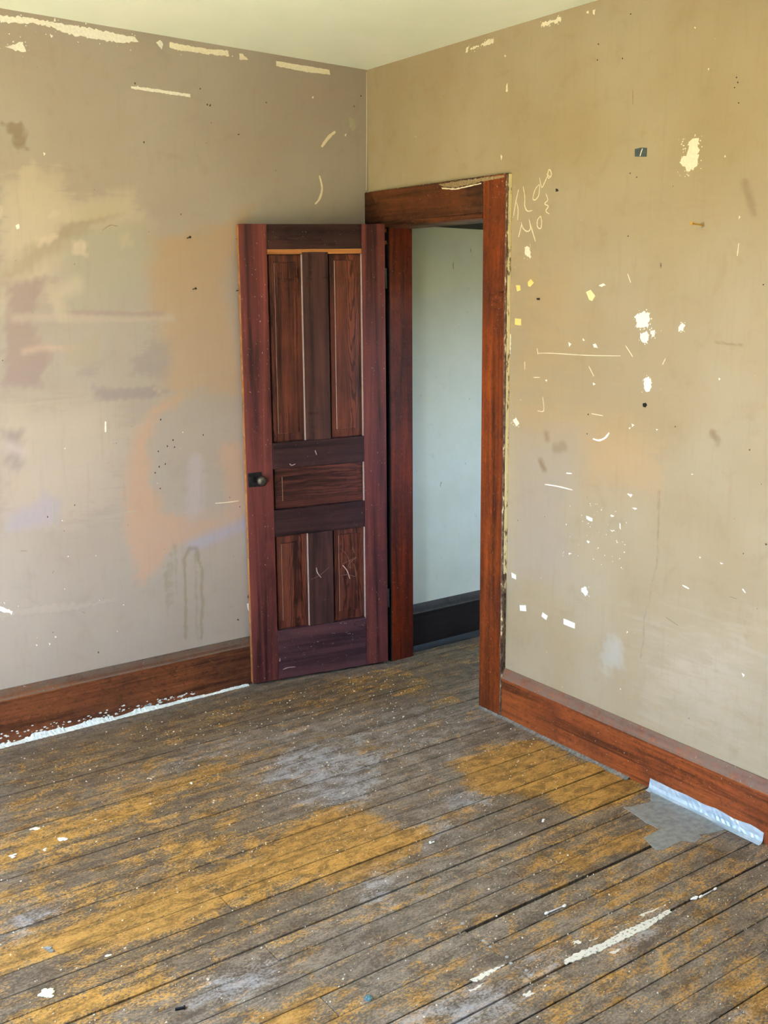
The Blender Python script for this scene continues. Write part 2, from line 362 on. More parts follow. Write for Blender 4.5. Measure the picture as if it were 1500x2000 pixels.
# worn board floor
def floor_material():
    def fsr(r, g, b): c = srgb(r, g, b); return (c[0]*.69, c[1]*.68, c[2]*.71, 1)
    t = NT('worn_board_floor'); p = t.geo()
    r = t.rnd(); off = t.n('ShaderNodeCombineXYZ'); t.put(off.inputs[0], t.math('MULTIPLY', r, 9.0)); t.put(off.inputs[1], t.math('MULTIPLY', r, 3.0))
    c = t.vadd(p, off.outputs[0])
    streak = t.noise(t.mapv(c, (2.6, 26, 1)), 1, 5, .72, 1.0)
    fine = t.noise(t.mapv(c, (18, 210, 1)), 1, 2, .65)
    blot = t.noise(t.mapv(p, (9, 16, 1)), 1, 6, .74, .8)
    blot2 = t.noise(t.mapv(t.vadd(p, (4.3, 7.7, 0)), (14, 24, 1)), 1, 5, .74, .6)
    speck = t.noise(t.mapv(p, (110, 170, 1)), 1, 3, .8)
    A = t.attr('wear'); sep = t.n('ShaderNodeSeparateColor'); t.put(sep.inputs[0], A.outputs['Color'])
    orange, dust, brown, edge = sep.outputs[0], sep.outputs[1], sep.outputs[2], A.outputs['Alpha']
    ctr = lambda v, k: t.math('MULTIPLY', t.math('SUBTRACT', v, .5), k)
    mixn = t.math('ADD', .5, t.math('ADD', ctr(streak, .7), t.math('ADD', ctr(blot2, 1.1), ctr(speck, 1.3))))
    base = t.mix(t.step(mixn, .22, .78), fsr(112, 98, 82), fsr(188, 174, 154))
    base = t.mix(t.math('MULTIPLY', t.step(fine, .54, .76), .4), base, fsr(96, 82, 66))
    base = t.mix(t.math('MULTIPLY', brown, .85), base, t.mix(t.step(mixn, .25, .75), srgb(76, 59, 40), srgb(123, 99, 69)))
    f = t.math('ADD', orange, t.math('ADD', ctr(blot, 1.7), t.math('ADD', ctr(streak, .6), ctr(speck, 1.5))))
    oc = t.mix(t.step(mixn, .25, .75), srgb(150, 108, 48), srgb(216, 162, 78)); oc = t.mix(t.math('MULTIPLY', t.step(blot2, .55, .32), .75), oc, srgb(126, 92, 42)); oc = t.mix(t.math('MULTIPLY', t.step(fine, .54, .76), .3), oc, srgb(98, 68, 32))
    col = t.mix(t.math('MULTIPLY', t.step(f, .42, .66), .9), base, oc)
    g = t.math('ADD', dust, t.math('ADD', ctr(blot2, 1.5), ctr(speck, 1.0)))
    col = t.mix(t.math('MULTIPLY', t.step(g, .36, .88), .74), col, fsr(214, 216, 220))
    col = t.mix(t.math('MULTIPLY', t.step(t.math('ADD', blot2, ctr(speck, .5)), .38, .22), .6), col, fsr(84, 72, 60))
    col = t.mix(t.step(r, 0, 1, 0, .18), col, fsr(104, 88, 72))
    col = t.mix(t.math('MULTIPLY', edge, t.step(t.math('ADD', streak, ctr(speck, .6)), .32, .66, .10, .68)), col, srgb(40, 32, 25))       # dirt packed along the joints
    t.bump(t.math('ADD', t.math('MULTIPLY', fine, .5), t.math('ADD', streak, t.math('ADD', t.math('MULTIPLY', blot2, 1.2), t.math('MULTIPLY', speck, .6)))), .45, .003)
    return t.out(col, t.step(blot, .3, .7, .55, .72))
M['floor'] = floor_material()

# ------------------------------------------------------------------ the setting: walls
lw = lambda *pts: [tuple(on_left(x, y)[[0, 2]]) for x, y in pts]
rw = lambda *pts: [tuple(on_right(x, y)[[1, 2]]) for x, y in pts]

us = np.concatenate([np.linspace(WX, -1.95, 12)[:-1], np.linspace(-1.95, 0.0, 245)]); zs = np.linspace(0, H, 343)
me, P, tot = grid_wall('wall_left', us, zs, lambda P: np.stack([P[:, 0], np.zeros(len(P)), P[:, 1]], 1), lambda u, z: np.ones(len(u), bool),
                       M['wall_left'], [(WX, WT, 0.001, 0.12, 0, H)])
T = Tint(P)
BASE_L = srgb(166, 155, 143)
mul = lambda r, g, b: (min(.95, BASE_L[0]*r), min(.95, BASE_L[1]*g), min(.95, BASE_L[2]*b), 1)
OR1, OR2, CREAM, MAUVE, LAV, PALE = mul(1.14, .94, .70), mul(1.26, .99, .84), mul(1.34, 1.34, 1.2), mul(.86, .78, .84), mul(1.0, 1.06, 1.42), mul(1.45, 1.42, 1.3)
LAVD, BRN = mul(.80, .79, .88), mul(.82, .75, .64)
T.poly(lw((0, 790), (200, 780), (260, 860), (220, 980), (120, 1010), (0, 990)), mul(1.2, 1.2, 1.18), .6, .12)  # broad lighter area, stronger light near the window put into the paint
T.poly(lw((0, 330), (110, 310), (140, 380), (250, 360), (280, 430), (180, 480), (120, 560), (60, 600), (0, 620)), CREAM, .5, .06)
T.poly(lw((150, 440), (300, 430), (310, 540), (270, 590), (140, 620), (120, 540)), mul(1.02, 1.08, 1.0), .55, .06)
T.poly(lw((300, 470), (360, 440), (440, 420), (470, 390), (500, 380), (480, 450), (440, 560), (460, 640), (470, 760), (380, 760), (330, 800), (310, 700), (300, 600)), OR1, .46, .05)
T.poly(lw((320, 470), (370, 450), (400, 520), (380, 600), (310, 590), (300, 540)), OR1, .36, .04)
T.poly(lw((350, 770), (300, 800), (275, 850), (250, 920), (240, 980), (250, 1060), (262, 1130), (280, 1150), (310, 1110), (330, 1060), (345, 1000), (305, 960), (290, 900), (300, 840)), OR2, .52, .03)
T.poly(lw((330, 990), (480, 990), (470, 1020), (390, 1050), (330, 1060)), OR2, .42, .03)
T.poly(lw((430, 880), (485, 870), (485, 1000), (440, 990)), OR2, .42, .03)
T.stroke(lw((375, 1062), (420, 1045), (482, 1020)), .055, LAV, .6, .02)
T.stroke(lw((385, 905), (380, 990)), .075, mul(1.12, 1.12, 1.3), .6, .025)
T.poly(lw((15, 845), (50, 845), (45, 920), (35, 935), (20, 900)), LAVD, .55, .02)
T.stroke(lw((20, 875), (45, 885)), .035, mul(1.3, 1.3, 1.45), .5, .02)
T.poly(lw((0, 1005), (60, 985), (85, 965), (110, 985), (105, 1010), (0, 1030)), LAV, .45, .02)
T.poly(lw((185, 740), (300, 735), (325, 760), (295, 778), (190, 778)), LAVD, .55, .015)
T.poly(lw((250, 680), (300, 645), (330, 660), (320, 720), (240, 720)), LAVD, .4, .03)
T.poly(lw((0, 630), (60, 620), (90, 680), (85, 750), (0, 745)), MAUVE, .6, .02)
T.poly(lw((10, 570), (90, 560), (80, 610), (20, 640)), MAUVE, .6, .02)
T.poly(lw((150, 690), (190, 680), (185, 730), (140, 720)), LAVD, .35, .03)
T.stroke(lw((30, 622), (200, 622), (335, 620)), .03, mul(1.18, 1.14, 1.15), .42, .010)
T.stroke(lw((120, 612), (320, 612)), .012, MAUVE, .5, .008)
T.stroke(lw((45, 682), (75, 675), (150, 676)), .025, mul(1.28, 1.12, 1.05), .45, .01)
T.poly(lw((120, 655), (200, 640), (190, 690), (120, 695)), mul(1.0, .99, .86), .35, .02)
T.poly(lw((60, 500), (110, 470), (170, 440), (175, 460), (120, 510), (60, 545), (0, 570), (0, 540)), BRN, .34, .025)
T.poly(lw((110, 480), (120, 440), (180, 410), (240, 405), (200, 430), (150, 450), (130, 475)), BRN, .38, .018)
T.poly(lw((70, 480), (110, 465), (118, 475), (95, 495), (70, 500)), PALE, .6, .01)
T.poly(lw((146, 495), (160, 488), (178, 500), (172, 518), (150, 512)), PALE, .8, .008)
T.poly(lw((235, 465), (255, 460), (262, 485), (240, 495)), mul(1.2, 1.2, 1.05), .7, .015)
T.poly(lw((95, 408), (106, 404), (103, 424), (97, 420)), PALE, .8, .006)
T.poly(lw((0, 400), (15, 410), (10, 425), (0, 432)), PALE, .7, .008)
T.poly(lw((297, 745), (312, 745), (314, 762), (300, 765)), mul(1.12, 1.05, 1.0), .7, .008)
T.poly(lw((5, 232), (40, 232), (52, 262), (50, 274), (20, 270)), mul(.66, .60, .52), .8, .01)
T.poly(lw((150, 395), (210, 380), (240, 400), (190, 415), (130, 425)), mul(1.18, 1.2, 1.0), .5, .02)
for pts, w in (([(120, 612), (110, 580), (150, 560)], .05), ([(65, 310), (68, 440)], .02), ([(50, 330), (45, 400)], .03)):
    T.stroke(lw(*pts), w, CREAM, .4, .02)
DR = mul(.68, .68, .52)
T.stroke(lw((363, 1250), (362, 1180), (360, 1090), (370, 1068), (384, 1070), (392, 1110), (396, 1180), (394, 1250)), .012, DR, .6, .008)
for x, y0, y1 in ((386, 1080, 1255), (338, 1080, 1180), (328, 1120, 1210), (346, 1060, 1160), (332, 1100, 1190)):
    T.stroke(lw((x-5, y0), (x, y1)), .009, DR, .4, .008)
T.poly(lw((0, 1210), (230, 1165), (230, 1175), (120, 1200), (0, 1226)), mul(1.12, 1.14, 1.16), .45, .008)
store_tint(me, T, tot)
wall_left = link('wall_left', me, M['wall_left']); tag(wall_left, 'tan painted plaster wall with orange and grey patches behind the open door', 'wall', kind='structure')

ys = np.concatenate([np.linspace(WY, -2.55, 14)[:-1], np.linspace(-2.55, -1.0, 195)[:-1], np.linspace(-1.0, OP_R, 19)[:-1], np.linspace(OP_R, OP_L, 60)[:-1], np.linspace(OP_L, 0, 19)])
zs2 = np.concatenate([np.linspace(0, OP_T, 257)[:-1], np.linspace(OP_T, H, 87)])
me, P, tot = grid_wall('wall_right', ys, zs2, lambda P: np.stack([np.zeros(len(P)), P[:, 0], P[:, 1]], 1),
                       lambda u, z: ~((u > OP_R) & (u < OP_L) & (z < OP_T)), M['wall_right'],
                       [(0.001, WT-.001, WY, OP_R-.001, 0, H), (0.001, WT-.001, OP_R-.001, OP_L+.001, OP_T+.001, H), (0.001, WT-.001, OP_L+.001, 0.0, 0, H)])
T = Tint(P)
T.poly(rw((1000, 760), (1250, 800), (1260, 940), (1150, 960), (1140, 860), (1000, 860)), srgb(176, 149, 108), .4, .12)
T.poly(rw((1140, 870), (1280, 880), (1270, 960), (1150, 950)), srgb(184, 155, 118), .35, .10)
T.poly(rw((1000, 880), (1130, 860), (1120, 1120), (1000, 1140)), srgb(164, 150, 132), .5, .10)
T.poly(rw((1170, 1255), (1200, 1255), (1205, 1310), (1180, 1320), (1165, 1290)), srgb(172, 167, 154), .6, .03)
T.poly(rw((1260, 1230), (1500, 1220), (1500, 1500), (1260, 1390)), srgb(188, 175, 157), .3, .25)  # paler lower corner, brighter window light put into the wall colour
T.poly(rw((1180, 340), (1420, 380), (1420, 560), (1200, 560)), srgb(168, 153, 122), .35, .15)
T.poly(rw((1000, 500), (1120, 520), (1180, 700), (1000, 760)), srgb(174, 148, 104), .3, .12)
for pts, w, a in (([(1056, 905), (1062, 920)], .02, .6), ([(1066, 850), (1068, 860)], .025, .4), ([(1390, 848), (1394, 855)], .03, .4), ([(1404, 862), (1400, 872)], .02, .3), ([(1085, 880), (1100, 875)], .04, .3), ([(1455, 360), (1470, 420)], .03, .3)):
    T.stroke(rw(*pts), w, srgb(130, 108, 82), a, .01)
T.stroke(rw((1285, 960), (1288, 1080), (1262, 1200), (1250, 1290)), .006, srgb(138, 118, 92), .5, .006)
T.stroke(rw((1398, 662), (1450, 670)), .008, srgb(136, 114, 84), .5, .006)
store_tint(me, T, tot)
wall_right = link('wall_right', me, M['wall_right']); tag(wall_right, 'scuffed tan wall with the doorway, white chips and scratched writing', 'wall', kind='structure')

def wall_with_windows(name, label, along, fixed, a0, a1, wins, out, mat=None):
    """plain wall with window holes; along = 'x' or 'y'"""
    bm = bmesh.new(); rects = []; cur = a0
    for w0, w1, z0, z1 in wins:
        rects += [(cur, w0, 0, H), (w0, w1, 0, z0), (w0, w1, z1, H)]; cur = w1
    rects.append((cur, a1, 0, H))
    for (p0, p1, q0, q1) in rects:
        if along == 'y': add_box(bm, min(fixed, fixed+out), max(fixed, fixed+out), p0, p1, q0, q1)
        else: add_box(bm, p0, p1, min(fixed, fixed+out), max(fixed, fixed+out), q0, q1)
    w = link(name, bm_mesh(name, bm), mat or M['plain_wall']); tag(w, label, 'wall', kind='structure')
wall_with_windows('wall_west', 'tan wall with two windows, opposite the doorway wall', 'y', WX, WY-.12, .12, [W1, W2], -.12)
wall_with_windows('wall_back', 'plain tan wall behind the viewer', 'x', WY, WX-.12, WT, [], -.12)
def window(name, label, along, fixed, w0, w1, z0, z1):
    e = empty(name, ((fixed, (w0+w1)/2, z0) if along == 'y' else ((w0+w1)/2, fixed, z0))); hw = (w1-w0)/2; h = z1-z0
    def bar(nm, a, b, q0, q1, d=.03):
        if along == 'y': box(nm, M['window_wood'], e, -d, d, a, b, q0, q1, .003)
        else: box(nm, M['window_wood'], e, a, b, -d, d, q0, q1, .003)
    bar('window_frame', -hw, -hw+.05, 0, h); bar('window_frame', hw-.05, hw, 0, h); bar('window_frame', -hw+.05, hw-.05, h-.05, h); bar('window_sill', -hw+.05, hw-.05, 0, .04, .05)
    bar('meeting_rail', -hw+.05, hw-.05, h/2-.02, h/2+.02, .022)
    tag(e, label, 'window', kind='structure')
window('window_1', 'two-sash window farther from the corner, opposite the doorway wall', 'y', WX-.06, *W1)
window('added_hall_window', 'added, unseen narrow two-sash window lighting the space beyond the doorway', 'x', -1.75, *W3)  # unseen window, added for its light on the hall wall
window('window_2', 'two-sash window near the corner with the wall behind the door', 'y', WX-.06, *W2)

# ceiling
bm = bmesh.new(); add_box(bm, WX-.12, WT, WY-.12, .12, H, H+.1)
ceiling = link('ceiling', bm_mesh('ceiling', bm), M['ceiling']); tag(ceiling, 'pale yellowish plaster ceiling above both walls', 'ceiling', kind='structure')

# hall behind the doorway
bm = bmesh.new(); add_box(bm, WT, HALL_X+.1, HALL_Y, .12, 0, H)
o = link('wall_hall', bm_mesh('wall_hall', bm), M['hall']); tag(o, 'pale green-grey wall seen through the doorway', 'wall', kind='structure')
bm = bmesh.new(); add_box(bm, HALL_X, HALL_X+.1, -1.7, HALL_Y, 0, H)
o = link('wall_hall_back', bm_mesh('wall_hall_back', bm), M['hall']); tag(o, 'pale wall at the far end beyond the doorway', 'wall', kind='structure')
wall_with_windows('wall_hall_side', 'pale side wall with an added unseen window beyond the doorway, hidden by the casing', 'x', -1.7, WT, HALL_X+.1, [W3], -.1, M['hall'])
bm = bmesh.new(); add_box(bm, WT, HALL_X, -1.7, HALL_Y, HALL_H, HALL_H+.08)
o = link('ceiling_hall', bm_mesh('ceiling_hall', bm), M['hall_ceiling']); tag(o, 'dark low wooden ceiling seen through the top of the doorway', 'ceiling', kind='structure')

# ------------------------------------------------------------------ floor: boards one by one
floor = box('floor', M['subfloor'], None, WX-.12, HALL_X+.1, WY-.12, .12, -.06, -.022)
tag(floor, 'worn wooden board floor with orange and grey wear', 'floor', kind='structure')
PITCH_B, SL = 0.0937, -0.02
def joint_y(k, x): return -0.56-PITCH_B*k+SL*(x+1.3)
orange_px = [
    ([(0, 1560), (450, 1450), (560, 1560), (640, 1720), (420, 1860), (220, 2010), (0, 2060)], .47, .16),
    ([(860, 2020), (960, 1740), (1240, 1600), (1420, 1680), (1510, 1760), (1510, 2020)], .43, .16),  # outlines of the areas where the orange varnish survives, with strength
    ([(880, 1490), (960, 1460), (1040, 1445), (1130, 1480), (1245, 1530), (1230, 1560), (1110, 1590), (1040, 1560), (940, 1545)], .95, .05),
    ([(625, 1588), (700, 1580), (790, 1612), (850, 1660), (790, 1690), (690, 1720), (560, 1725), (440, 1760), (420, 1700), (520, 1655)], .85, .06),
    ([(180, 1785), (400, 1700), (450, 1760), (380, 1805), (260, 1850), (100, 1875), (0, 1905), (0, 1860)], .85, .05),
    ([(0, 1650), (200, 1575), (420, 1490), (450, 1510), (300, 1585), (130, 1650), (0, 1700)], .72, .06),
    ([(0, 1740), (110, 1700), (160, 1710), (60, 1770), (0, 1790)], .6, .05),
    ([(300, 1660), (420, 1620), (520, 1600), (450, 1660), (330, 1700)], .62, .06),
    ([(0, 1990), (60, 1970), (280, 1900), (330, 1930), (190, 2010), (0, 2040)], .72, .06),
    ([(460, 2010), (520, 1975), (640, 1930), (650, 1985), (600, 2010)], .8, .04),
    ([(690, 1950), (860, 1890), (920, 1910), (760, 1990), (680, 2010)], .6, .06),
    ([(1010, 1690), (1060, 1660), (1130, 1640), (1260, 1600), (1290, 1650), (1120, 1705)], .66, .05),
    ([(960, 1760), (1040, 1720), (1000, 1790)], .45, .05),
    ([(1140, 1775), (1200, 1705), (1345, 1680), (1260, 1740), (1180, 1780)], .66, .05),
    ([(1380, 1930), (1500, 1890), (1510, 2010), (1410, 2010)], .75, .05),
    ([(1000, 2010), (1100, 1920), (1300, 1800), (1460, 1780), (1300, 1880), (1150, 2010)], .5, .08),
    ([(820, 1800), (900, 1790), (960, 1840), (880, 1880), (820, 1860)], .45, .06),
    ([(800, 1328), (850, 1322), (840, 1345), (790, 1352)], .6, .03),
    ([(830, 1378), (890, 1355), (895, 1370), (840, 1390)], .55, .03),
    ([(570, 1360), (700, 1310), (800, 1315), (760, 1350), (620, 1385)], .42, .06),
    ([(240, 1500), (330, 1480), (360, 1500), (260, 1530)], .5, .05),
    ([(560, 1510), (640, 1500), (620, 1530), (520, 1545)], .45, .04),
    ([(240, 1990), (330, 1925), (345, 1975), (290, 2010)], .55, .04)]
dust_px = [
    ([(520, 1480), (620, 1450), (740, 1470), (760, 1530), (690, 1590), (600, 1560), (520, 1530)], .62, .07),
    ([(870, 1548), (950, 1530), (960, 1575), (890, 1590)], .62, .04),
    ([(700, 1690), (770, 1690), (780, 1770), (700, 1760)], .58, .06),
    ([(800, 1620), (880, 1610), (900, 1650), (820, 1660)], .55, .05),
    ([(0, 1790), (110, 1770), (100, 1815), (0, 1840)], .62, .05),
    ([(360, 1920), (520, 1880), (590, 1860), (540, 1930), (400, 1960)], .66, .05),
    ([(740, 2010), (830, 1960), (1000, 1920), (1010, 1980), (900, 2010)], .74, .06),
    ([(560, 1425), (620, 1415), (600, 1440)], .6, .03), ([(660, 1440), (720, 1430), (700, 1460)], .62, .03),
    ([(980, 1890), (1080, 1850), (1110, 1890), (1020, 1930)], .6, .05),
    ([(1180, 1850), (1300, 1780), (1330, 1800), (1220, 1880)], .58, .05),
    ([(720, 1620), (830, 1590), (860, 1620), (760, 1650)], .42, .06),
    ([(300, 1470), (480, 1440), (460, 1480), (340, 1510)], .4, .06),
    ([(640, 1400), (860, 1370), (930, 1400), (900, 1500), (660, 1470)], .38, .1),
    ([(1380, 1990), (1500, 1960), (1500, 2010)], .6, .05)]
brown_px = [([(0, 1470), (480, 1350), (760, 1300), (960, 1240), (940, 1340), (780, 1370), (560, 1410), (420, 1450), (260, 1520), (0, 1620)], .9, .1),
            ([(770, 1330), (810, 1240), (1000, 1200), (1000, 1330)], .8, .08), ([(0, 1600), (260, 1520), (480, 1470), (520, 1600), (640, 1600), (600, 1800), (420, 1900), (200, 2020), (0, 2040)], .75, .15), ([(960, 1480), (1200, 1480), (1290, 1600), (1260, 1700), (1100, 1760), (960, 1640)], .55, .12), ([(1290, 1620), (1500, 1660), (1500, 1850), (1350, 1800)], .5, .15)]
fpoly = lambda L: [(np.array([on_floor(x, y)[:2] for x, y in pts]), s, w) for pts, s, w in L]
ORANGE, DUST, BROWN = fpoly(orange_px), fpoly(dust_px), fpoly(brown_px)
def wear(P, plank_shift):
    out = np.zeros((len(P), 3))
    for ch, (L, base) in enumerate(((ORANGE, .31), (DUST, .16), (BROWN, 0.0))):
        v = np.full(len(P), base)
        Q = P+np.array([plank_shift[ch] if ch < 2 else 0, 0])
        for pts, s, w in L:
            lo, hi = pts.min(0)-w*2, pts.max(0)+w*2
            sel = ((Q >= lo) & (Q <= hi)).all(1)
            if sel.any():
                mm = np.clip(.5-poly_sd(Q[sel], pts)/(2*w), 0, 1); v[sel] = np.maximum(v[sel], base+(s-base)*mm)
        out[:, ch] = v
    out[:, 0] += plank_shift[2]
    return out
ends = {}   # butt joints seen in the photograph, by row
def row_of(x, y): return int(math.floor((-(y-SL*(x+1.3))-.56)/PITCH_B))
for x, y in ((-1.526, -.783), (-1.532, -1.525), (-1.54, -1.81), (-1.528, -2.09), (-.647, -1.64), (-.767, -1.92)):
    ends.setdefault(row_of(x, y), []).append(x)
for y in (-2.10, -2.20, -2.29): ends.setdefault(row_of(-1.068, y), []).append(-1.068)
GAP = {row_of(-.9, -2.02): .012, row_of(-.4, -1.83)-1: .004, row_of(-.3, -2.32): .006, row_of(-.4, -2.40): .005, row_of(-1.3, -2.3): .004}
edge_dirt = {k: R.choice((.5, .75, 1, 1, .9)) for k in range(-9, 70)}
n_rows0 = -7; n_rows1 = int((-WY-.56)/PITCH_B)+2
for k in range(n_rows0, n_rows1):
    x_lo, x_hi = WX-.02, HALL_X-.005
    ymid = joint_y(k+.5, -.5)
    cuts = list(ends.get(k, []))
    if k in ends and max(cuts) < -1.4 and R.random() < .4: cuts.append(-3.0+R.random()*.6)
    if not cuts: cuts.append(R.choice((-3.3, -3.0, -2.75, -2.5))+R.random()*.1)
    inside_door = OP_R-.06 < joint_y(k+.5, 0) < OP_L+.06
    if inside_door: cuts.append(-.034)
    xs = sorted([x_lo]+cuts+([x_hi] if inside_door else [-.002]))
    spans = [(a, b) for a, b in zip(xs[:-1], xs[1:])]
    if not inside_door and -1.7 < ymid < HALL_Y-.05: spans.append((WT+.002, x_hi))
    for a, b in spans:
        if b-a < .05: continue
        g = .0009+R.random()*.0013; ga = g+GAP.get(k-1, 0)*(1 if a > -1.1 else .08 if GAP.get(k-1, 0) > .01 else .6); gb = g
        n = max(2, int((b-a)/.028)); dz = R.uniform(-.0012, .0012); tilt = R.uniform(-.0006, .0006)
        xx = np.linspace(a+.0012, b-.0012, n+1); verts = []; faces = []
        prof = [(0.0, -.02), (0.0, -.0012), (.022, 0.0), (.35, .0004), (.65, .0004), (.978, 0.0), (1.0, -.0012), (1.0, -.02)]
        wob = [R.uniform(-.0005, .0005) for _ in range(n+1)]
        for i, x in enumerate(xx):
            ya, yb = joint_y(k, x)-ga+wob[i], joint_y(k+1, x)+gb+wob[i]
            ya, yb = min(ya, -.001 if x < WT else HALL_Y-.001), yb
            for q, z in prof: verts.append((x, ya+(yb-ya)*q, z+dz+tilt*(q*2-1)))
        if verts[0][1]-verts[7][1] < .01: continue
        m_ = len(prof); e0, e1 = edge_dirt[k], edge_dirt[k+1]
        for i in range(n):
            for j in range(m_-1):
                faces.append((i*m_+j, i*m_+j+1, (i+1)*m_+j+1, (i+1)*m_+j))
        faces.append(tuple(range(m_-1, -1, -1))); faces.append(tuple(n*m_+j for j in range(m_)))
        me = bpy.data.meshes.new('plank'); me.from_pydata(verts, [], faces)
        W = wear(np.array(verts)[:, :2], (R.uniform(-.05, .05), R.uniform(-.05, .05), R.uniform(-.06, .08)))
        at = me.attributes.new('wear', 'FLOAT_COLOR', 'POINT')
        at.data.foreach_set('color', np.concatenate([W, np.tile(np.array([1, 1, .0, 0, 0, .0, 1, 1])*np.array([e0]*4+[e1]*4), n+1)[:, None]], 1).astype(np.float32).ravel())
        link('plank', me, M['floor'], floor)

# ------------------------------------------------------------------ baseboards
def baseboard(name, axis, a, b, h, th, sign, base, mat, label, cap_h=.045):
    """sign: direction into the room along the depth axis; base: plane of the wall"""
    e = empty(name, ((a+b)/2, base, 0) if axis == 'x' else (base, (a+b)/2, 0))
    la, lb = a-(a+b)/2, b-(a+b)/2
    bm = bmesh.new(); extrude_profile(bm, [(0, .002), (0, h-cap_h), (sign*th, h-cap_h), (sign*th, .004), (sign*(th-.002), .002)], axis, la, lb)
    link('board', bm_mesh('board', bm), mat, e)
    z0 = h-cap_h
    prof = [(0, z0+.0005), (0, h), (sign*.004, h), (sign*.0055, h-.003), (sign*.009, h-.010), (sign*.0105, h-.013), (sign*.014, h-.022), (sign*(th-.001), z0+.012), (sign*(th+.003), z0+.006), (sign*(th+.003), z0+.0005)]
    bm = bmesh.new(); extrude_profile(bm, prof, axis, la, lb)
    link('cap_moulding', bm_mesh('cap_moulding', bm), mat, e)
    return tag(e, label, 'baseboard', kind='structure')
bl = baseboard('baseboard_left', 'x', WX, -.03, .222, .018, -1, 0.0, M['base_l'], 'red-brown wooden baseboard with white paint crust along its bottom edge')
br = baseboard('baseboard_right', 'y', WY, -.9985, .212, .020, -1, 0.0, M['base_r'], 'red-brown wooden baseboard with a dusty moulded cap right of the doorway')
bc = baseboard('baseboard_hall', 'x', WT+.001, HALL_X, .2145, .02, -1, HALL_Y, M['dark_wood'], 'near-black tall baseboard seen through the doorway', .05)

# ------------------------------------------------------------------ door casing and jambs
tr = empty('trim_1', (0, -.5, 0)); tag(tr, 'red-brown wooden casing around the doorway', 'door frame', kind='structure')
Y0 = .5
def tb(name, mat, x0, x1, y0, y1, z0, z1, bev=.002): return box(name, mat, tr, x0, x1, y0+Y0, y1+Y0, z0, z1, bev)
tb('side_casing', M['casing'], -.022, -.0005, -.9875, OP_R+.0005, .001, 2.2006)
tb('edge_band', M['worn_or_lit_edge'], -.0235, -.0005, -.998, -.988, .001, 2.2015, .003)
tb('paint_edge', M['paint_edge'], -.017, -.0006, -.9992, -.9978, .62, 2.2, .0004)
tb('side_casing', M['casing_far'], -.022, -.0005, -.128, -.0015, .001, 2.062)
tb('head_casing', M['head'], -.022, -.0005, -.8515, -.0015, 2.0635, 2.2006)
tb('head_band', M['worn_or_lit_edge'], -.0165, -.0005, -.9875, -.0015, 2.2008, 2.2035, .0008)
tb('head_moulding', M['head'], -.027, -.0005, -.8515, -.110, 2.041, 2.063, .006)
tb('jamb', M['jamb'], .0005, WT+.0005, -.1665, OP_L+.0005, .001, 2.047)
tb('jamb', M['jamb'], .0005, WT+.0005, OP_R, OP_R+.018, .001, 2.047)
tb('rabbet_shade', M['rabbet_shade'], -.0045, .0003, -.1662, -.1295, .001, 2.046, .0008)  # black strip standing in for the shade in the hinge gap
tb('head_jamb', M['head'], .0005, WT+.0005, OP_R+.019, -.1675, 2.040, 2.0475)
# patch of scraped paint on the head casing
def ragged(pts, jit, sub, rr):
    out = []
    for i in range(len(pts)):
        a, b = np.array(pts[i]), np.array(pts[(i+1) % len(pts)])
        n = max(1, int(np.hypot(*(b-a))/sub))
        for s in range(n):
            q = a+(b-a)*s/n; out.append(q+np.array([rr.uniform(-jit, jit), rr.uniform(-jit, jit)]))
    return out
def mark(parent, plane, polys, mat, name, jit=.003, sub=.008, specks=0, spread=.02, th=.0006, base=0.0, seed=1, label=None):
    """thin raised or exposed patch on a wall face; polys in photo points"""
    rr = random.Random(seed); bm = bmesh.new(); to = (lambda q: (q[0], base, q[1])) if plane == 'L' else (lambda q: (base, q[0], q[1]))
    off = Vector((0, -th, 0)) if plane == 'L' else Vector((-th, 0, 0))
    pj = (lambda x, y: on_left(x, y, base)[[0, 2]]) if plane == 'L' else (lambda x, y: on_right(x, y, base)[[1, 2]])
    def add(pts2):
        top = [bm.verts.new(Vector(to(q))+off) for q in pts2]; bot = [bm.verts.new(Vector(to(q))) for q in pts2]
        bm.faces.new(top); n = len(top)
        for i in range(n): bm.faces.new((top[i], top[(i+1) % n], bot[(i+1) % n], bot[i]))
    allp = []
    for poly in polys:
        w = [pj(x, y) for x, y in poly]; allp += w
        add(ragged(w, jit, sub, rr))
    allp = np.array(allp); lo, hi = allp.min(0)-spread, allp.max(0)+spread
    for _ in range(specks):
        c = np.array([rr.uniform(lo[0], hi[0]), rr.uniform(lo[1], hi[1])]); r = rr.uniform(.0008, .003)
        n = rr.randint(4, 6); a0 = rr.random()*6
        add([c+r*rr.uniform(.6, 1.2)*np.array([math.cos(a0+i*6.283/n), math.sin(a0+i*6.283/n)]) for i in range(n)])
    me = bpy.data.meshes.new(name); bm.to_mesh(me); bm.free()
    o = link(name, me, mat, None)
    if parent is not None:
        o.parent = parent; o.matrix_parent_inverse = Matrix.Translation(parent.location).inverted()
    if label: o['label'] = label
    return o
mark(tr, 'R', [[(856, 360), (900, 353), (943, 347), (985, 342), (985, 346), (944, 354), (920, 360), (890, 366), (868, 365)]], plain('scraped_tan_paint', srgb(150, 130, 96), .7, 0, .3, 90), 'scraped_patch', .002, .006, 20, .01, base=-.0222, seed=3)
mark(tr, 'R', [[(862, 366), (890, 368), (940, 357), (940, 359), (890, 371), (864, 369)]], M['chalk'], 'scraped_patch', .001, .01, 0, .01, base=-.0223, seed=4)
for i, (x, y) in enumerate(((740, 440), (746, 436), (752, 446), (752, 470), (748, 462))):
    mark(tr, 'R', [[(x, y), (x+3, y+1), (x+2, y+7), (x, y+8)]], M['raw_wood'], 'wood_splinter', .0008, .004, 2, .006, base=-.0283 if i < 2 else -.0222, seed=30+i)

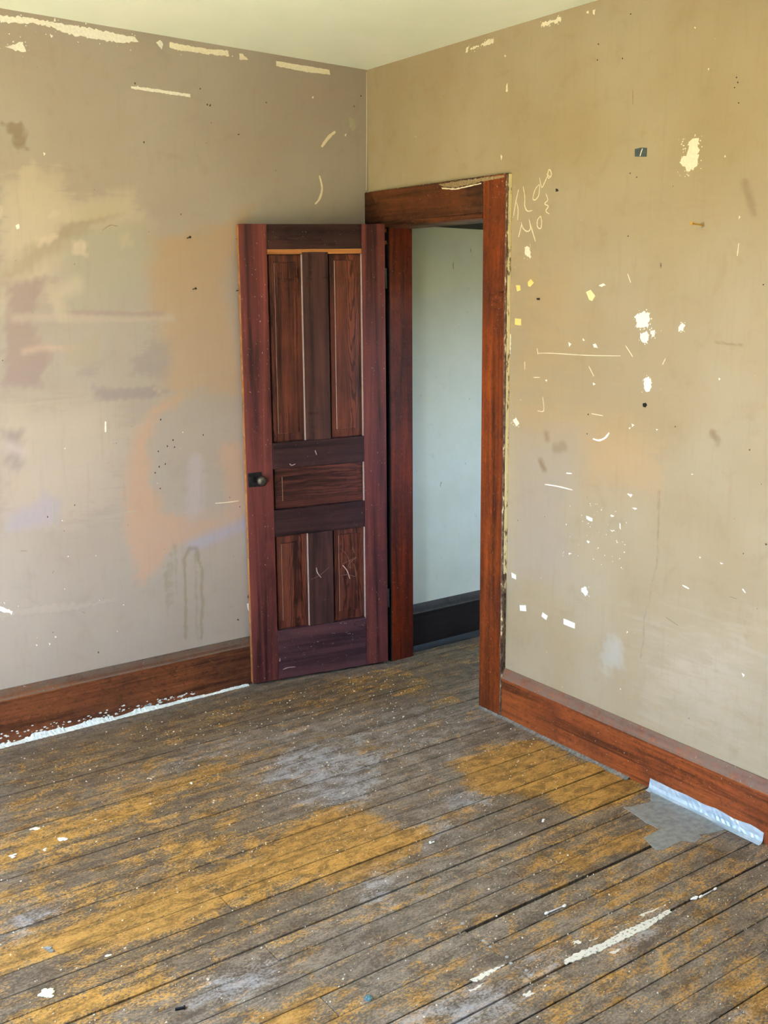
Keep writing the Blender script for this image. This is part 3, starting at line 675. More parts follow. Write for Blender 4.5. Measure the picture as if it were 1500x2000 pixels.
# ------------------------------------------------------------------ the door leaf
DA, DW, DH, DT = 0.1913, 0.6622, 2.03, 0.030
door = empty('door_1', (-0.6798, -0.0492, 0.012), -DA)
tag(door, 'open dark red-brown five-panel wooden door with a small metal knob', 'door', kind='structure')
def sag(o):                      # the top of the old leaf is out of square
    for v in o.data.vertices: v.co.z += max(0.0, v.co.z)/DH*(v.co.x/DW-.5)*.024
    return o
def db(name, mat, u0, u1, z0, z1, y0=0.0, y1=DT, bev=.0022, parent=None):
    return sag(box(name, mat, parent or door, u0, u1, y0, y1, z0, z1, bev))
g = .0006
UL, UR, ML, MR = .120, .551, .2745, .3925
Z = dict(top=2.03, tr=1.925, r1t=1.092, r1b=.975, r2t=.791, r2b=.670, br=.232)
db('stile', M['stile'], 0, UL-g, 0, DH); db('stile', M['stile'], UR+g, DW, 0, DH)
db('top_rail', M['rail'], UL+g, UR-g, Z['tr'], DH-.0005, .0012)
db('lock_rail', M['rail'], UL+g, UR-g, Z['r1b'], Z['r1t'], .0008)
db('lock_rail', M['rail'], UL+g, UR-g, Z['r2b'], Z['r2t'], .0008)
db('bottom_rail', M['bottom_rail'], UL+g, UR-g, 0.0005, Z['br'], .0008)
db('mullion', M['muntin'], ML+g, MR-g, Z['r1t']+g, Z['tr']-.014, .001)
db('mullion', M['muntin'], ML+g, MR-g, Z['br']+g, Z['r2b']-g, .001)
def panel(name, mat, u0, u1, z0, z1, f, raw_top=0.0):
    """raised panel: recessed ground, sloping margin, crisp step up to a flat field"""
    bm = bmesh.new(); fu0, fu1, fz0, fz1 = f
    loops = [(u0, u1, z0, z1, .022), (u0+.0095, u1-.0015, z0+.004, z1-.002, .0235), (u0+.0100, u1-.0020, z0+.0045, z1-.0025, .0165), (fu0-.0015, fu1+.0015, fz0-.0015, fz1+.0015, .0150), (fu0, fu1, fz0, fz1, .0085)]
    L = [[bm.verts.new((a, y, c)) for a, c in ((p, r), (q, r), (q, s), (p, s))] for p, q, r, s, y in loops]
    bk = [bm.verts.new((a, .024, c)) for a, c in ((u0, z0), (u1, z0), (u1, z1), (u0, z1))]
    for A, B in zip([bk]+L[:-1], L):
        for i in range(4): bm.faces.new((A[i], A[(i+1) % 4], B[(i+1) % 4], B[i]))
    bm.faces.new(L[-1]); bm.faces.new(bk[::-1])
    o = sag(link(name, bm_mesh(name, bm), mat, door))
    b1 = db('worn_or_lit_edge', M['lit_edge'], u1-.0013, u1-.0001, z0+.001, z1-.001, .0020, .0172, .0003, o)          # pale strips paint window light onto the edges facing it
    b2 = db('worn_or_lit_edge', M['lit_edge'] if fu0 > .4 and fz1 > 1 else M['lit_edge_dim'], fu0-.0013, fu0-.0002, fz0, fz1, .0088, .0150, .0003, o)
    return o
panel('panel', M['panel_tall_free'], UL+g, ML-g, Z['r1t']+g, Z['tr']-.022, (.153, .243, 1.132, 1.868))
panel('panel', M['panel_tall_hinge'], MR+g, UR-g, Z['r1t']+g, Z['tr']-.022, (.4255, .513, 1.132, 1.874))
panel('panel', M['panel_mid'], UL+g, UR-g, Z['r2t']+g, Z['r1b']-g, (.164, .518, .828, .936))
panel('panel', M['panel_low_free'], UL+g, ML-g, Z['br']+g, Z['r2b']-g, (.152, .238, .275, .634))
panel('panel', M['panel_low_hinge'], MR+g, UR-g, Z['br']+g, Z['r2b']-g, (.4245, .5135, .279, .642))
for u0, u1 in ((UL+g, ML-g), (ML, MR), (MR+g, UR-g)):        # bare wood where the top rail has pulled away
    o = db('bare_wood_strip', M['raw_wood'], u0, u1, Z['tr']-(.021 if u0 != ML else .0135), Z['tr']-.0006, .004 if u0 != ML else .002, .022, .0005)
for z0, z1 in ((.004, DH-.004),):                               # pale worn arris of the free edge
    db('worn_or_lit_edge', M['raw_wood'], -.0012, .0003, z0, z1, .004, DT-.002, .0003)
# row of old nails across the upper panels
for i, (u, z, dx, dz, dep) in enumerate(((.153, 1.786, -.004, .002, .0105), (.194, 1.786, -.012, .003, .0065), (.262, 1.791, -.014, .001, .0125), (.314, 1.794, -.012, .008, .001), (.368, 1.799, .010, .004, .001), (.417, 1.802, -.008, .010, .0105), (.472, 1.805, -.012, .002, .0065), (.543, 1.811, -.006, .003, .0125))):
    bm = bmesh.new(); add_tube(bm, [(u, dep+.004, z), (u+dx*.5, dep-.010, z+dz*.5), (u+dx, dep-.020, z+dz)], [.0013]*3, 8)
    add_tube(bm, [(u+dx, dep-.020, z+dz), (u+dx*1.05, dep-.0215, z+dz)], [.0028, .0028], 10)
    sag(link('nail', bm_mesh('nail', bm), M['nail'], door))
# knob with its plates
plate = db('lock_plate', M['iron'], .006, .068, .906, .970, -.003, .002, .001); plate['label'] = 'dark metal lock plate'
bm = bmesh.new(); add_box(bm, .010, .030, -.012, -.0035, .922, .950, .002)
link('latch_case', bm_mesh('latch_case', bm), M['iron'], plate)
bm = bmesh.new()
prof = [(-.003, .013), (-.006, .013), (-.008, .008), (-.022, .0075), (-.027, .012), (-.031, .0185), (-.037, .0215), (-.043, .0205), (-.047, .0155), (-.049, .008), (-.0495, .001)]
add_tube(bm, [(.058, y, .931) for y, r in prof], [r for y, r in prof], 24)
kn = link('knob', bm_mesh('knob', bm, True), M['old_brass'], door); kn['label'] = 'round tarnished metal knob'
# hinges
for z in (1.76, .27):
    bm = bmesh.new(); add_tube(bm, [(DW+.005, .001, z), (DW+.005, .001, z+.09)], [.0045, .0045], 12)
    h = link('hinge', bm_mesh('hinge', bm), M['iron'], door)
    bm = bmesh.new(); add_box(bm, DW+.0003, DW+.0018, .002, .026, z, z+.09)
    link('hinge_leaf', bm_mesh('hinge_leaf', bm), M['iron'], h)

def ribbon(parent, strokes, to, mat, name, w=.0022, normal=(0, -1, 0), th=.0005, label=None):
    bm = bmesh.new(); nv = Vector(normal)
    for st in strokes:
        ps = [Vector(to(x, y)) for x, y in st]
        # smooth the stroke
        q = []
        for i in range(len(ps)-1):
            p0, p1, p2, p3 = ps[max(i-1, 0)], ps[i], ps[i+1], ps[min(i+2, len(ps)-1)]
            for s in range(5):
                t_ = s/5; q.append(.5*((2*p1)+(p2-p0)*t_+(2*p0-5*p1+4*p2-p3)*t_*t_+(3*p1-p0-3*p2+p3)*t_**3))
        q.append(ps[-1]); n = len(q); L = []
        for i, p in enumerate(q):
            tg = (q[min(i+1, n-1)]-q[max(i-1, 0)]).normalized(); s = tg.cross(nv).normalized()
            ww = w*(.35+.65*math.sin(math.pi*min(1, max(.04, (i+.5)/n)))**.5)*R.uniform(.75, 1.15)
            L.append((bm.verts.new(p+s*ww/2+nv*th), bm.verts.new(p-s*ww/2+nv*th), bm.verts.new(p+s*ww/2), bm.verts.new(p-s*ww/2)))
        for a, b in zip(L[:-1], L[1:]):
            bm.faces.new((a[0], a[1], b[1], b[0])); bm.faces.new((a[0], b[0], b[2], a[2])); bm.faces.new((a[1], a[3], b[3], b[1]))
    me = bpy.data.meshes.new(name); bm.to_mesh(me); bm.free()
    o = link(name, me, mat, parent)
    if label: o['label'] = label
    return o
# scratches on the door, in door coordinates
M['door_scratch'] = plain('door_scratch', srgb(186, 166, 156), .7, 0, .1, 100); M['door_scratch_dim'] = plain('door_scratch_dim', srgb(128, 94, 78), .7, 0, .1, 100)
dto = lambda y0: (lambda u, z: (u, y0, z))
ribbon(door, [[(.310, .505), (.315, .480), (.332, .455)]], dto(.001), M['door_scratch'], 'scratch', .004)
ribbon(door, [[(.285, .452), (.330, .470), (.372, .500)], [(.345, .345), (.352, .352)]], dto(.001), M['door_scratch_dim'], 'scratch', .002)
ribbon(door, [[(.440, .500), (.462, .470), (.475, .430)]], dto(.0085), M['door_scratch'], 'scratch', .004)
ribbon(door, [[(.430, .580), (.465, .540), (.480, .480), (.470, .500), (.510, .530), (.470, .515), (.440, .505)], [(.428, .450), (.465, .452), (.505, .440), (.495, .500)], [(.50, .55), (.49, .58)]], dto(.0085), M['door_scratch_dim'], 'scratch', .0018)
ribbon(door, [[(.195, .993), (.205, .985), (.222, .990)], [(.315, 1.045), (.322, 1.025)]], dto(.0008), M['door_scratch'], 'scratch', .004)
ribbon(door, [[(.14, .045), (.165, .050), (.20, .048)], [(.126, .085), (.128, .10)]], dto(.0008), M['door_scratch'], 'scratch', .0035)

# ------------------------------------------------------------------ marks on the left wall
LM = lambda polys, mat, name, **k: mark(wall_left, 'L', polys, M[mat], name, **k)
LM([[(0, 30), (60, 34), (110, 45), (170, 54), (230, 66), (262, 73), (270, 80), (240, 84), (180, 76), (130, 66), (100, 52), (60, 46), (0, 44)]], 'plaster', 'plaster_streak', jit=.004, specks=30, seed=1)
LM([[(8, 92), (45, 81), (51, 101), (30, 99)]], 'plaster', 'plaster_streak', jit=.003, specks=10, seed=2)
LM([[(332, 82), (350, 86), (400, 95), (445, 99), (447, 110), (400, 105), (350, 98), (331, 93)]], 'cream', 'plaster_streak', jit=.002, specks=8, seed=3)
LM([[(305, 82), (313, 78), (318, 86), (316, 98), (310, 90)]], 'plaster', 'plaster_streak', jit=.002, seed=4)
LM([[(467, 105), (474, 106), (484, 116), (468, 117)]], 'cream', 'plaster_streak', jit=.002, seed=5)
LM([[(539, 119), (580, 126), (643, 136), (645, 146), (600, 141), (540, 129)]], 'cream', 'plaster_streak', jit=.0012, seed=6)
LM([[(256, 168), (300, 173), (371, 184), (371, 190), (310, 181), (256, 173)]], 'plaster', 'plaster_streak', jit=.0015, specks=4, spread=.004, seed=7)
LM([[(680, 230), (690, 232), (697, 245), (690, 257), (684, 250)]], 'smudge', 'paint_smear', jit=.002, seed=8)
M['smear_grey'] = plain('grey_green_smear', srgb(176, 170, 146), .75); o = bpy.data.objects['paint_smear']; o.data.materials[0] = M['smear_grey']
LM([[(673, 263), (677, 261), (675, 267)]], 'plaster', 'paint_chip', jit=.0006, seed=9)
LM([[(84, 297), (89, 300), (86, 304)], [(30, 440), (37, 437), (38, 446), (33, 448)], [(97, 66), (104, 70), (100, 74)], [(609, 190), (612, 188), (612, 193)], [(107, 34), (109, 42), (105, 42)]], 'plaster', 'paint_chip', jit=.0008, sub=.004, seed=10)
ribbon(wall_left, [[(655, 257), (642, 268), (628, 287)]], lambda x, y: on_left(x, y), M['chalk'], 'scratch', .014)
ribbon(wall_left, [[(624, 343), (629, 368), (624, 388), (615, 399)]], lambda x, y: on_left(x, y), M['chalk'], 'scratch', .010)
ribbon(wall_left, [[(206, 823), (206, 844)]], lambda x, y: on_left(x, y), M['plaster'], 'scratch', .007)
ribbon(wall_left, [[(420, 983), (445, 981), (466, 978)]], lambda x, y: on_left(x, y), M['chalk'], 'scratch', .004)
ribbon(wall_left, [[(240, 1001), (266, 998)], [(57, 1245), (75, 1243)], [(104, 975), (107, 1036)]], lambda x, y: on_left(x, y), M['smear_grey'], 'scratch', .0025)
LM([[(0, 1184), (10, 1188), (26, 1194), (22, 1200), (8, 1195), (0, 1192)]], 'plaster', 'paint_chip', jit=.003, specks=14, seed=11)
LM([[(70, 1258), (74, 1260), (71, 1262)], [(95, 1255), (99, 1257), (97, 1261)], [(107, 1242), (111, 1244), (108, 1246)], [(356, 843), (358, 843), (357, 846)]], 'plaster', 'paint_chip', jit=.0006, sub=.004, specks=12, seed=12)
LM([[(485, 1147), (489, 1143), (492, 1185), (487, 1180), (484, 1165), (486, 1158)]], 'hole', 'plaster_hole', jit=.002, sub=.006, seed=13)
LM([[(482, 1180), (485, 1178), (490, 1192), (488, 1198), (484, 1190)]], 'plaster', 'paint_chip', jit=.001, sub=.004, seed=14)
ribbon(wall_left, [[(40, 1076), (53, 1076)], [(102, 1120), (105, 1115)], [(161, 1195), (166, 1198)], [(200, 450), (215, 440), (230, 442)]], lambda x, y: on_left(x, y), M['smudge'], 'scuff', .0025)
LM([[(x, y), (x+2, y), (x+1.5, y+3), (x, y+3)] for x, y in ((308, 880), (326, 870), (337, 858), (340, 872), (322, 905), (310, 910), (302, 922), (313, 818), (396, 848), (92, 1008), (145, 985), (704, 186), (390, 172), (404, 203))], 'hole', 'pinhole', jit=.0006, sub=.004, seed=15)
ribbon(wall_left, [[(717.5, 141), (717.8, 250), (717, 372)]], lambda x, y: on_left(x-1.5, y), M['cream'], 'corner_bead', .0035)

# ------------------------------------------------------------------ marks on the right wall
RM = lambda polys, mat, name, **k: mark(wall_right, 'R', polys, M[mat], name, **k)
rr_ = lambda x, y: on_right(x, y)
RM([[(1345, 278), (1358, 268), (1366, 270), (1364, 296), (1362, 316), (1356, 330), (1346, 338), (1340, 326), (1328, 320), (1332, 308), (1342, 300)]], 'cream', 'paint_chip', jit=.006, sub=.006, specks=46, spread=.012, seed=21)
RM([[(1241, 617), (1250, 610), (1271, 610), (1268, 628), (1265, 640), (1244, 640), (1242, 628)]], 'plaster', 'paint_chip', jit=.005, sub=.006, specks=22, spread=.010, seed=22)
RM([[(1252, 652), (1262, 646), (1268, 656), (1264, 670), (1254, 668), (1250, 660)]], 'plaster', 'paint_chip', jit=.004, sub=.006, specks=10, spread=.006, seed=23)
RM([[(1271, 648), (1278, 645), (1279, 655), (1273, 660)]], 'plaster', 'paint_chip', jit=.003, sub=.005, specks=8, spread=.005, seed=24)
RM([[(1325, 640), (1332, 632), (1338, 634), (1335, 646), (1326, 647)]], 'plaster', 'paint_chip', jit=.003, sub=.005, specks=5, spread=.005, seed=25)
RM([[(1257, 740), (1266, 736), (1274, 742), (1271, 758), (1264, 767), (1257, 752)]], 'plaster', 'paint_chip', jit=.004, sub=.005, specks=7, spread=.005, seed=26)
RM([[(1025, 483), (1032, 480), (1037, 492), (1036, 506), (1030, 500), (1026, 494)]], 'cream', 'paint_chip', jit=.003, sub=.005, specks=10, spread=.006, seed=27)
RM([[(1001, 820), (1008, 816), (1014, 828), (1009, 833)]], 'cream', 'paint_chip', jit=.002, sub=.005, specks=12, spread=.008, seed=28)
RM([[(1136, 1148), (1144, 1146), (1149, 1156), (1144, 1164), (1136, 1156)]], 'plaster', 'paint_chip', jit=.003, sub=.005, specks=6, spread=.006, seed=29)
RM([[(910, 94), (915, 90), (914, 101), (910, 102)], [(918, 95), (935, 88), (935, 92), (920, 98)], [(938, 88), (955, 77), (965, 76), (963, 84), (945, 90)]], 'cream', 'paint_chip', jit=.003, sub=.005, specks=22, spread=.006, seed=31)
RM([[(1057, 46), (1075, 39), (1096, 33), (1096, 41), (1075, 47), (1058, 53)]], 'cream', 'paint_chip', jit=.004, sub=.005, specks=18, spread=.006, seed=32)
RM([[(1146, 22), (1150, 21), (1150, 27), (1146, 26)], [(1158, 20), (1163, 18), (1161, 30), (1158, 26)], [(985, 107), (989, 109), (986, 112)], [(989, 165), (991, 162), (992, 178), (988, 180)], [(978, 302), (981, 305), (979, 313)], [(1356, 53), (1359, 53), (1358, 57)], [(1382, 134), (1385, 133), (1384, 138)], [(1416, 303), (1418, 307), (1415, 307)], [(1443, 422), (1446, 424), (1443, 428)]], 'cream', 'paint_chip', jit=.001, sub=.004, specks=0, seed=33)
RM([[(1170, 558), (1178, 553), (1183, 557), (1175, 560)], [(1110, 668), (1116, 672), (1112, 677)], [(1138, 660), (1142, 665), (1139, 666)], [(1158, 673), (1163, 671), (1168, 680), (1160, 678)], [(1065, 742), (1069, 741), (1068, 746)], [(1158, 747), (1163, 750), (1159, 753)], [(1234, 828), (1239, 830), (1235, 834)], [(1228, 836), (1233, 834), (1230, 838)], [(1281, 837), (1285, 838), (1283, 842)], [(1404, 738), (1407, 740), (1404, 743)], [(1449, 1314), (1455, 1318), (1451, 1322)], [(1225, 1232), (1227, 1234), (1224, 1237)], [(1225, 964), (1236, 966), (1232, 971)], [(1234, 991), (1245, 993), (1240, 996)], [(1350, 925), (1356, 926), (1352, 928)], [(1407, 1098), (1413, 1101), (1408, 1102)]], 'plaster', 'paint_chip', jit=.0012, sub=.004, seed=34)
RM([[(1145, 1008), (1158, 1012), (1156, 1018), (1146, 1014)], [(1146, 1056), (1152, 1058), (1149, 1061)], [(1193, 1005), (1199, 1008), (1194, 1010)], [(1211, 1020), (1213, 1034), (1210, 1030)], [(1190, 1034), (1202, 1037), (1196, 1038)], [(1110, 1079), (1117, 1081), (1112, 1083)]], 'plaster', 'paint_chip', jit=.002, sub=.004, specks=44, spread=.03, seed=35)
ribbon(wall_right, [[(1050, 690), (1080, 690), (1145, 694), (1212, 695)], [(1222, 675), (1236, 697)], [(1049, 680), (1051, 692)], [(1025, 706), (1025, 722)], [(1042, 737), (1055, 737)], [(1060, 775), (1062, 802), (1050, 802)], [(1294, 712), (1300, 700)], [(1226, 535), (1232, 552)], [(1155, 808), (1178, 812)], [(1440, 500), (1443, 475)], [(1150, 715), (1160, 735)]], rr_, M['chalk'], 'scratch', .003, (-1, 0, 0))
ribbon(wall_right, [[(1158, 857), (1170, 860), (1182, 855), (1190, 845)]], rr_, M['plaster'], 'scratch', .008, (-1, 0, 0))
ribbon(wall_right, [[(1064, 946), (1090, 950), (1118, 957)], [(1106, 924), (1117, 925)], [(1333, 1143), (1346, 1150)], [(1450, 1150), (1456, 1158)]], rr_, M['plaster'], 'scratch', .005, (-1, 0, 0))
ribbon(wall_right, [[(1300, 1205), (1325, 1222)], [(1440, 1170), (1425, 1165)], [(1146, 969), (1147, 973)], [(1236, 175), (1236, 205)]], rr_, M['smudge'], 'scuff', .002, (-1, 0, 0))
ribbon(wall_right, [  # the scratched words I Love You
    [(1013, 370), (1008, 392), (1003, 422)], [(1009, 395), (1012, 410), (1011, 430)],                                        # I
    [(1022, 364), (1025, 385), (1025, 402), (1030, 412), (1040, 411)],                                                       # L
    [(1053, 360), (1045, 371), (1041, 388), (1046, 390), (1052, 382), (1054, 366), (1053, 360)],                             # o
    [(1054, 347), (1058, 366), (1064, 356), (1069, 344)],                                                                    # v
    [(1068, 340), (1075, 345), (1077, 338), (1073, 331), (1070, 339), (1071, 348), (1077, 344)],                             # e
    [(1018, 434), (1022, 446), (1030, 452), (1036, 446), (1033, 428)], [(1033, 428), (1040, 452), (1046, 472)], [(1019, 438), (1013, 463)],  # Y
    [(1056, 422), (1050, 430), (1050, 443), (1056, 446), (1058, 434), (1056, 422)],                                          # o
    [(1066, 378), (1070, 390), (1064, 398), (1071, 403), (1066, 412), (1073, 418)]],                                         # u
    rr_, M['chalk'], 'scratched_writing', .0042, (-1, 0, 0), label='words I Love You scratched into the paint')
RM([[(1085, 369), (1089, 369), (1091, 373), (1086, 375)], [(1048, 582), (1054, 582), (1055, 586), (1049, 586)], [(1255, 788), (1261, 786), (1264, 791), (1261, 796), (1256, 794)]], 'hole', 'wall_hole', jit=.001, sub=.004, seed=36)
RM([[(x, y), (x+2, y), (x+1.5, y+2.5), (x, y+2.5)] for x, y in ((1166, 116), (1231, 26), (1168, 85), (1215, 113), (1230, 337), (1243, 345), (1226, 460), (1146, 846), (1318, 832), (1451, 1080), (1148, 808), (1438, 150), (1440, 160), (1434, 170), (1442, 200), (1290, 518), (1490, 555))], 'hole', 'pinhole', jit=.0006, sub=.004, seed=37)
RM([[(994, 655), (998, 652), (997, 690), (993, 695)], [(991, 340), (996, 342), (994, 352), (991, 350)]], 'cream', 'paint_chip', jit=.002, sub=.005, specks=20, spread=.02, seed=38)

# ------------------------------------------------------------------ bits of tape stuck on the right wall
def tape(pts, mat, label, group=None, cat='tape', jit=.0004, th=.0011):
    o = mark(None, 'R', [pts], M[mat], 'tape_piece', jit, .02, 0, th=th, base=-.0002, seed=len(label))
    return tag(o, label, cat, group)
TG = 'tape remnants on the right wall'
tape([(1240, 291), (1253, 288), (1264, 289), (1263, 306), (1240, 306)], 'tape_dark', 'slate-blue torn piece of tape high on the tan wall')
ribbon(bpy.data.objects['tape_piece'], [[(1255, 290), (1252, 298), (1250, 305)]], lambda x, y: on_right(x, y, -.0013), M['plaster'], 'tear', .004, (-1, 0, 0))
tape([(1008, 557), (1016, 557), (1017, 567), (1010, 569)], 'tape_yellow', 'smaller of two yellow tape squares side by side near the casing', TG)
tape([(1031, 551), (1037, 545), (1043, 552), (1036, 560), (1032, 559)], 'tape_yellow', 'tilted yellow tape square right of a smaller yellow square', TG)
tape([(1006, 622), (1018, 623), (1018, 636), (1006, 634)], 'tape_yellow', 'lowest yellow tape square, close beside the door casing', TG)
tape([(1145, 570), (1154, 566), (1163, 578), (1157, 588), (1151, 586)], 'tape_cream', 'cream torn tape piece on the wall away from the casing', TG)
tape([(999, 1118), (1008, 1123), (1008, 1132), (1000, 1128)], 'tape_white', 'white tape bit low by the casing, topmost of the four white ones', TG)
tape([(1015, 1182), (1027, 1182), (1028, 1194), (1016, 1193)], 'tape_white', 'white square of tape low on the wall, left end of the slanting row', TG)
tape([(1060, 1196), (1070, 1203), (1067, 1211), (1058, 1204)], 'tape_white', 'white tilted tape bit, middle one of the slanting row', TG)
tape([(1101, 1208), (1123, 1217), (1123, 1228), (1101, 1219)], 'tape_white', 'long white tape strip at the right end of the slanting row', TG)

# ------------------------------------------------------------------ nails driven into the walls
def wall_nail(base, tip, mat, label, group, r=.0016):
    e = empty('nail', tuple(base)); b = Vector(base); tpt = Vector(tip)-b; d = tpt.normalized()
    bm = bmesh.new(); add_tube(bm, [-d*.006, tpt*.5, tpt], [r]*3, 8); link('shank', bm_mesh('shank', bm), mat, e)
    bm = bmesh.new(); add_tube(bm, [tpt-d*.0005, tpt+d*.0015], [r*2.2]*2, 12); link('nail_head', bm_mesh('nail_head', bm), mat, e)
    return tag(e, label, 'nail', group)
for (x, y), l in (((366, 465), 'dark nail in the orange patch, upper left of four nails'), ((377, 565), 'dark nail in the left wall, lower left of four nails'), ((462, 467), 'dark nail beside the top of the door free edge'), ((462, 568), 'dark nail beside the door free edge, below another nail')):
    b = on_left(x, y); wall_nail(b, b+np.array([.002, -.022, .003]), M['nail'], l, 'nails in the left wall', .0022)
b = on_right(1373, 440); wall_nail(b, b+np.array([-.05, .004, .004]), M['brass_nail'], 'yellow nail sticking out of the right wall', None, .0026)
mark(wall_right, 'R', [[(1368, 436), (1375, 434), (1377, 442), (1371, 446)]], M['smudge'], 'paint_chip', .001, .005, seed=41)
mark(wall_right, 'R', [[(1289, 512), (1293, 514), (1292, 524), (1289, 522)]], M['smudge'], 'paint_chip', .001, .005, seed=42)

# ------------------------------------------------------------------ white paint crust along the left baseboard
def crust():
    rr = random.Random(5); bm = bmesh.new(); n = 230; rows = []
    x0, x1 = -1.95, -.69
    for i in range(n+1):
        x = x0+(x1-x0)*i/n; f = max(0.25, min(1, (-x-.62)/.75))
        hgt = (.004+.013*f*(.5+.5*math.sin(x*23)*math.sin(x*7+1))+rr.uniform(0, .010)*f*(math.sin(x*31)>-.4)); wd = .004+.012*f+rr.uniform(-.003, .003)
        rows.append([bm.verts.new(q) for q in ((x, -.0181, hgt), (x, -.0195-rr.uniform(0, .003)*f, hgt*.75), (x, -.022-wd*.35, hgt*.28+.003), (x, -.020-wd, .0012), (x, -.020-wd-.004, .0002))])
    for a, b in zip(rows[:-1], rows[1:]):
        for j in range(4): bm.faces.new((a[j], a[j+1], b[j+1], b[j]))
    for _ in range(120):      # flakes clinging to the board above the crust
        x = rr.uniform(x0, -.95); f = (-x-.6)/1.0; z = abs(rr.gauss(.02, .016*f)); r = rr.uniform(.0012, .005)
        k = rr.randint(4, 6); a0 = rr.random()*6
        bm.faces.new([bm.verts.new((x+r*2*rr.uniform(.6, 1.3)*math.cos(a0+i*6.283/k), -.0187, z+.006+r*math.sin(a0+i*6.283/k))) for i in range(k)])
    o = link('paint_crust', bm_mesh('paint_crust', bm), plain('white_crust', srgb(224, 230, 226), .8, 0, .16, 90, .5), None)
    o.parent = bl; o.matrix_parent_inverse = Matrix.Translation(bl.location).inverted(); o['label'] = 'white paint crust'; o['kind'] = 'stuff'
crust()

# ------------------------------------------------------------------ tape on the floor and along the right baseboard
dz_ = lambda pts: [(920+x*.3867, 1250+y*.3867) for x, y in pts]
dt = empty('duct_tape_patch', tuple(on_floor(1330, 1610)*np.array([1, 1, 0]))); tag(dt, 'grey duct tape patch on the floor boards beside the right baseboard', 'tape')
for i, (pts, z) in enumerate((([(872, 1000), (960, 955), (1100, 925), (1168, 1000), (1130, 1025), (1060, 1015), (985, 1058), (930, 1063)], .0022),
                              ([(770, 848), (800, 848), (905, 822), (1005, 892), (1115, 925), (945, 955), (885, 925), (850, 900), (820, 880)], .0030),
                              ([(905, 770), (960, 795), (1130, 870), (1280, 962), (1230, 975), (1150, 988), (1090, 930), (1000, 893), (905, 822)], .0038))):
    bm = bmesh.new(); w = [on_floor(x, y) for x, y in dz_(pts)]; w = [np.array(list(q)+[0]) for q in ragged([q[:2] for q in w], .001, .02, random.Random(i))]
    loc = np.array(dt.location)
    top = [bm.verts.new((q[0]-loc[0], q[1]-loc[1], z+R.uniform(-.0003, .0004))) for q in w]; bot = [bm.verts.new((q[0]-loc[0], q[1]-loc[1], .0006)) for q in w]
    bm.faces.new(top); n = len(top)
    for k in range(n): bm.faces.new((top[k], top[(k+1) % n], bot[(k+1) % n], bot[k]))
    me = bpy.data.meshes.new('tape_strip'); bm.to_mesh(me); bm.free(); link('tape_strip', me, M['duct'], dt)
a_ = on_right(1269, 1540, -.021); b_ = on_right(1491, 1645, -.021)
bm = bmesh.new(); rows = []; n = 46
for i in range(n+1):
    y = a_[1]+(b_[1]-a_[1])*i/n; wv = lambda s: .0022*math.sin(i*1.7+s)*R.random()
    topz = .042+.004*math.sin(i*.5)*(i/n)+R.uniform(-.0006, .0006)
    rows.append([bm.verts.new(q) for q in ((-.0214, y, topz), (-.0222-abs(wv(0)), y, .032), (-.0230-abs(wv(1)), y, .020), (-.0265-abs(wv(2)), y, .009), (-.034-abs(wv(3)), y, .0042), (-.045, y, .0030))])
for a, b in zip(rows[:-1], rows[1:]):
    for j in range(5): bm.faces.new((a[j], a[j+1], b[j+1], b[j]))
o = link('foil_tape_strip', bm_mesh('foil_tape_strip', bm), M['foil']); sm = o.modifiers.new('thick', 'SOLIDIFY'); sm.thickness = .0004; sm.offset = -1
tag(o, 'shiny silver-blue tape strip along the foot of the right baseboard', 'tape')
# dirt line where the right baseboard meets the floor
bm = bmesh.new(); rows = []; rr = random.Random(8)
for i in range(121):
    y = -.86-(1.72-.86)*i/120; w = .012+rr.uniform(0, .010); xb = -.0205 if y < -.9985 else -.0240
    rows.append([bm.verts.new(q) for q in ((xb, y, .006+rr.uniform(0, .003)), (xb-w*.5, y, .0026), (xb-w, y, .0009))])
for a, b in zip(rows[:-1], rows[1:]):
    for j in range(2): bm.faces.new((a[j], a[j+1], b[j+1], b[j]))
o = link('dirt_line', bm_mesh('dirt_line', bm), plain('grey_dirt', srgb(128, 126, 118), .9, 0, .35, 70, .5), None); o.parent = br; o.matrix_parent_inverse = Matrix.Translation(br.location).inverted(); o['kind'] = 'stuff'

# ------------------------------------------------------------------ small things lying on the floor
def swab(a, b, label, tips=(1, 1)):
    A = on_floor(*a, .004); B = on_floor(*b, .004); c = (A+B)/2; e = empty('cotton_swab', (c[0], c[1], 0))
    A = Vector(A-c)+Vector((0, 0, .0045)); B = Vector(B-c)+Vector((0, 0, .0045)); d = (B-A).normalized()
    bm = bmesh.new(); add_tube(bm, [A+d*.002, B-d*.002], [.0018, .0018], 10); link('stick', bm_mesh('stick', bm, True), M['swab_stick'], e)
    for P0, s, on in ((A, 1, tips[0]), (B, -1, tips[1])):
        if on:
            bm = bmesh.new(); add_tube(bm, [P0-d*s*.001, P0+d*s*.001, P0+d*s*.004, P0+d*s*.008, P0+d*s*.012, P0+d*s*.015], [.0012, .0030, .0040, .0040, .0032, .0021], 12)
            link('cotton_tip', bm_mesh('cotton_tip', bm, True), M['cotton'], e)
    return tag(e, label, 'cotton swab')
swab((1064, 1785), (1106, 1768), 'whole white cotton swab lying on the bare boards')
swab((1366, 1753), (1400, 1735), 'grey-white cotton swab lying along an open gap between boards')
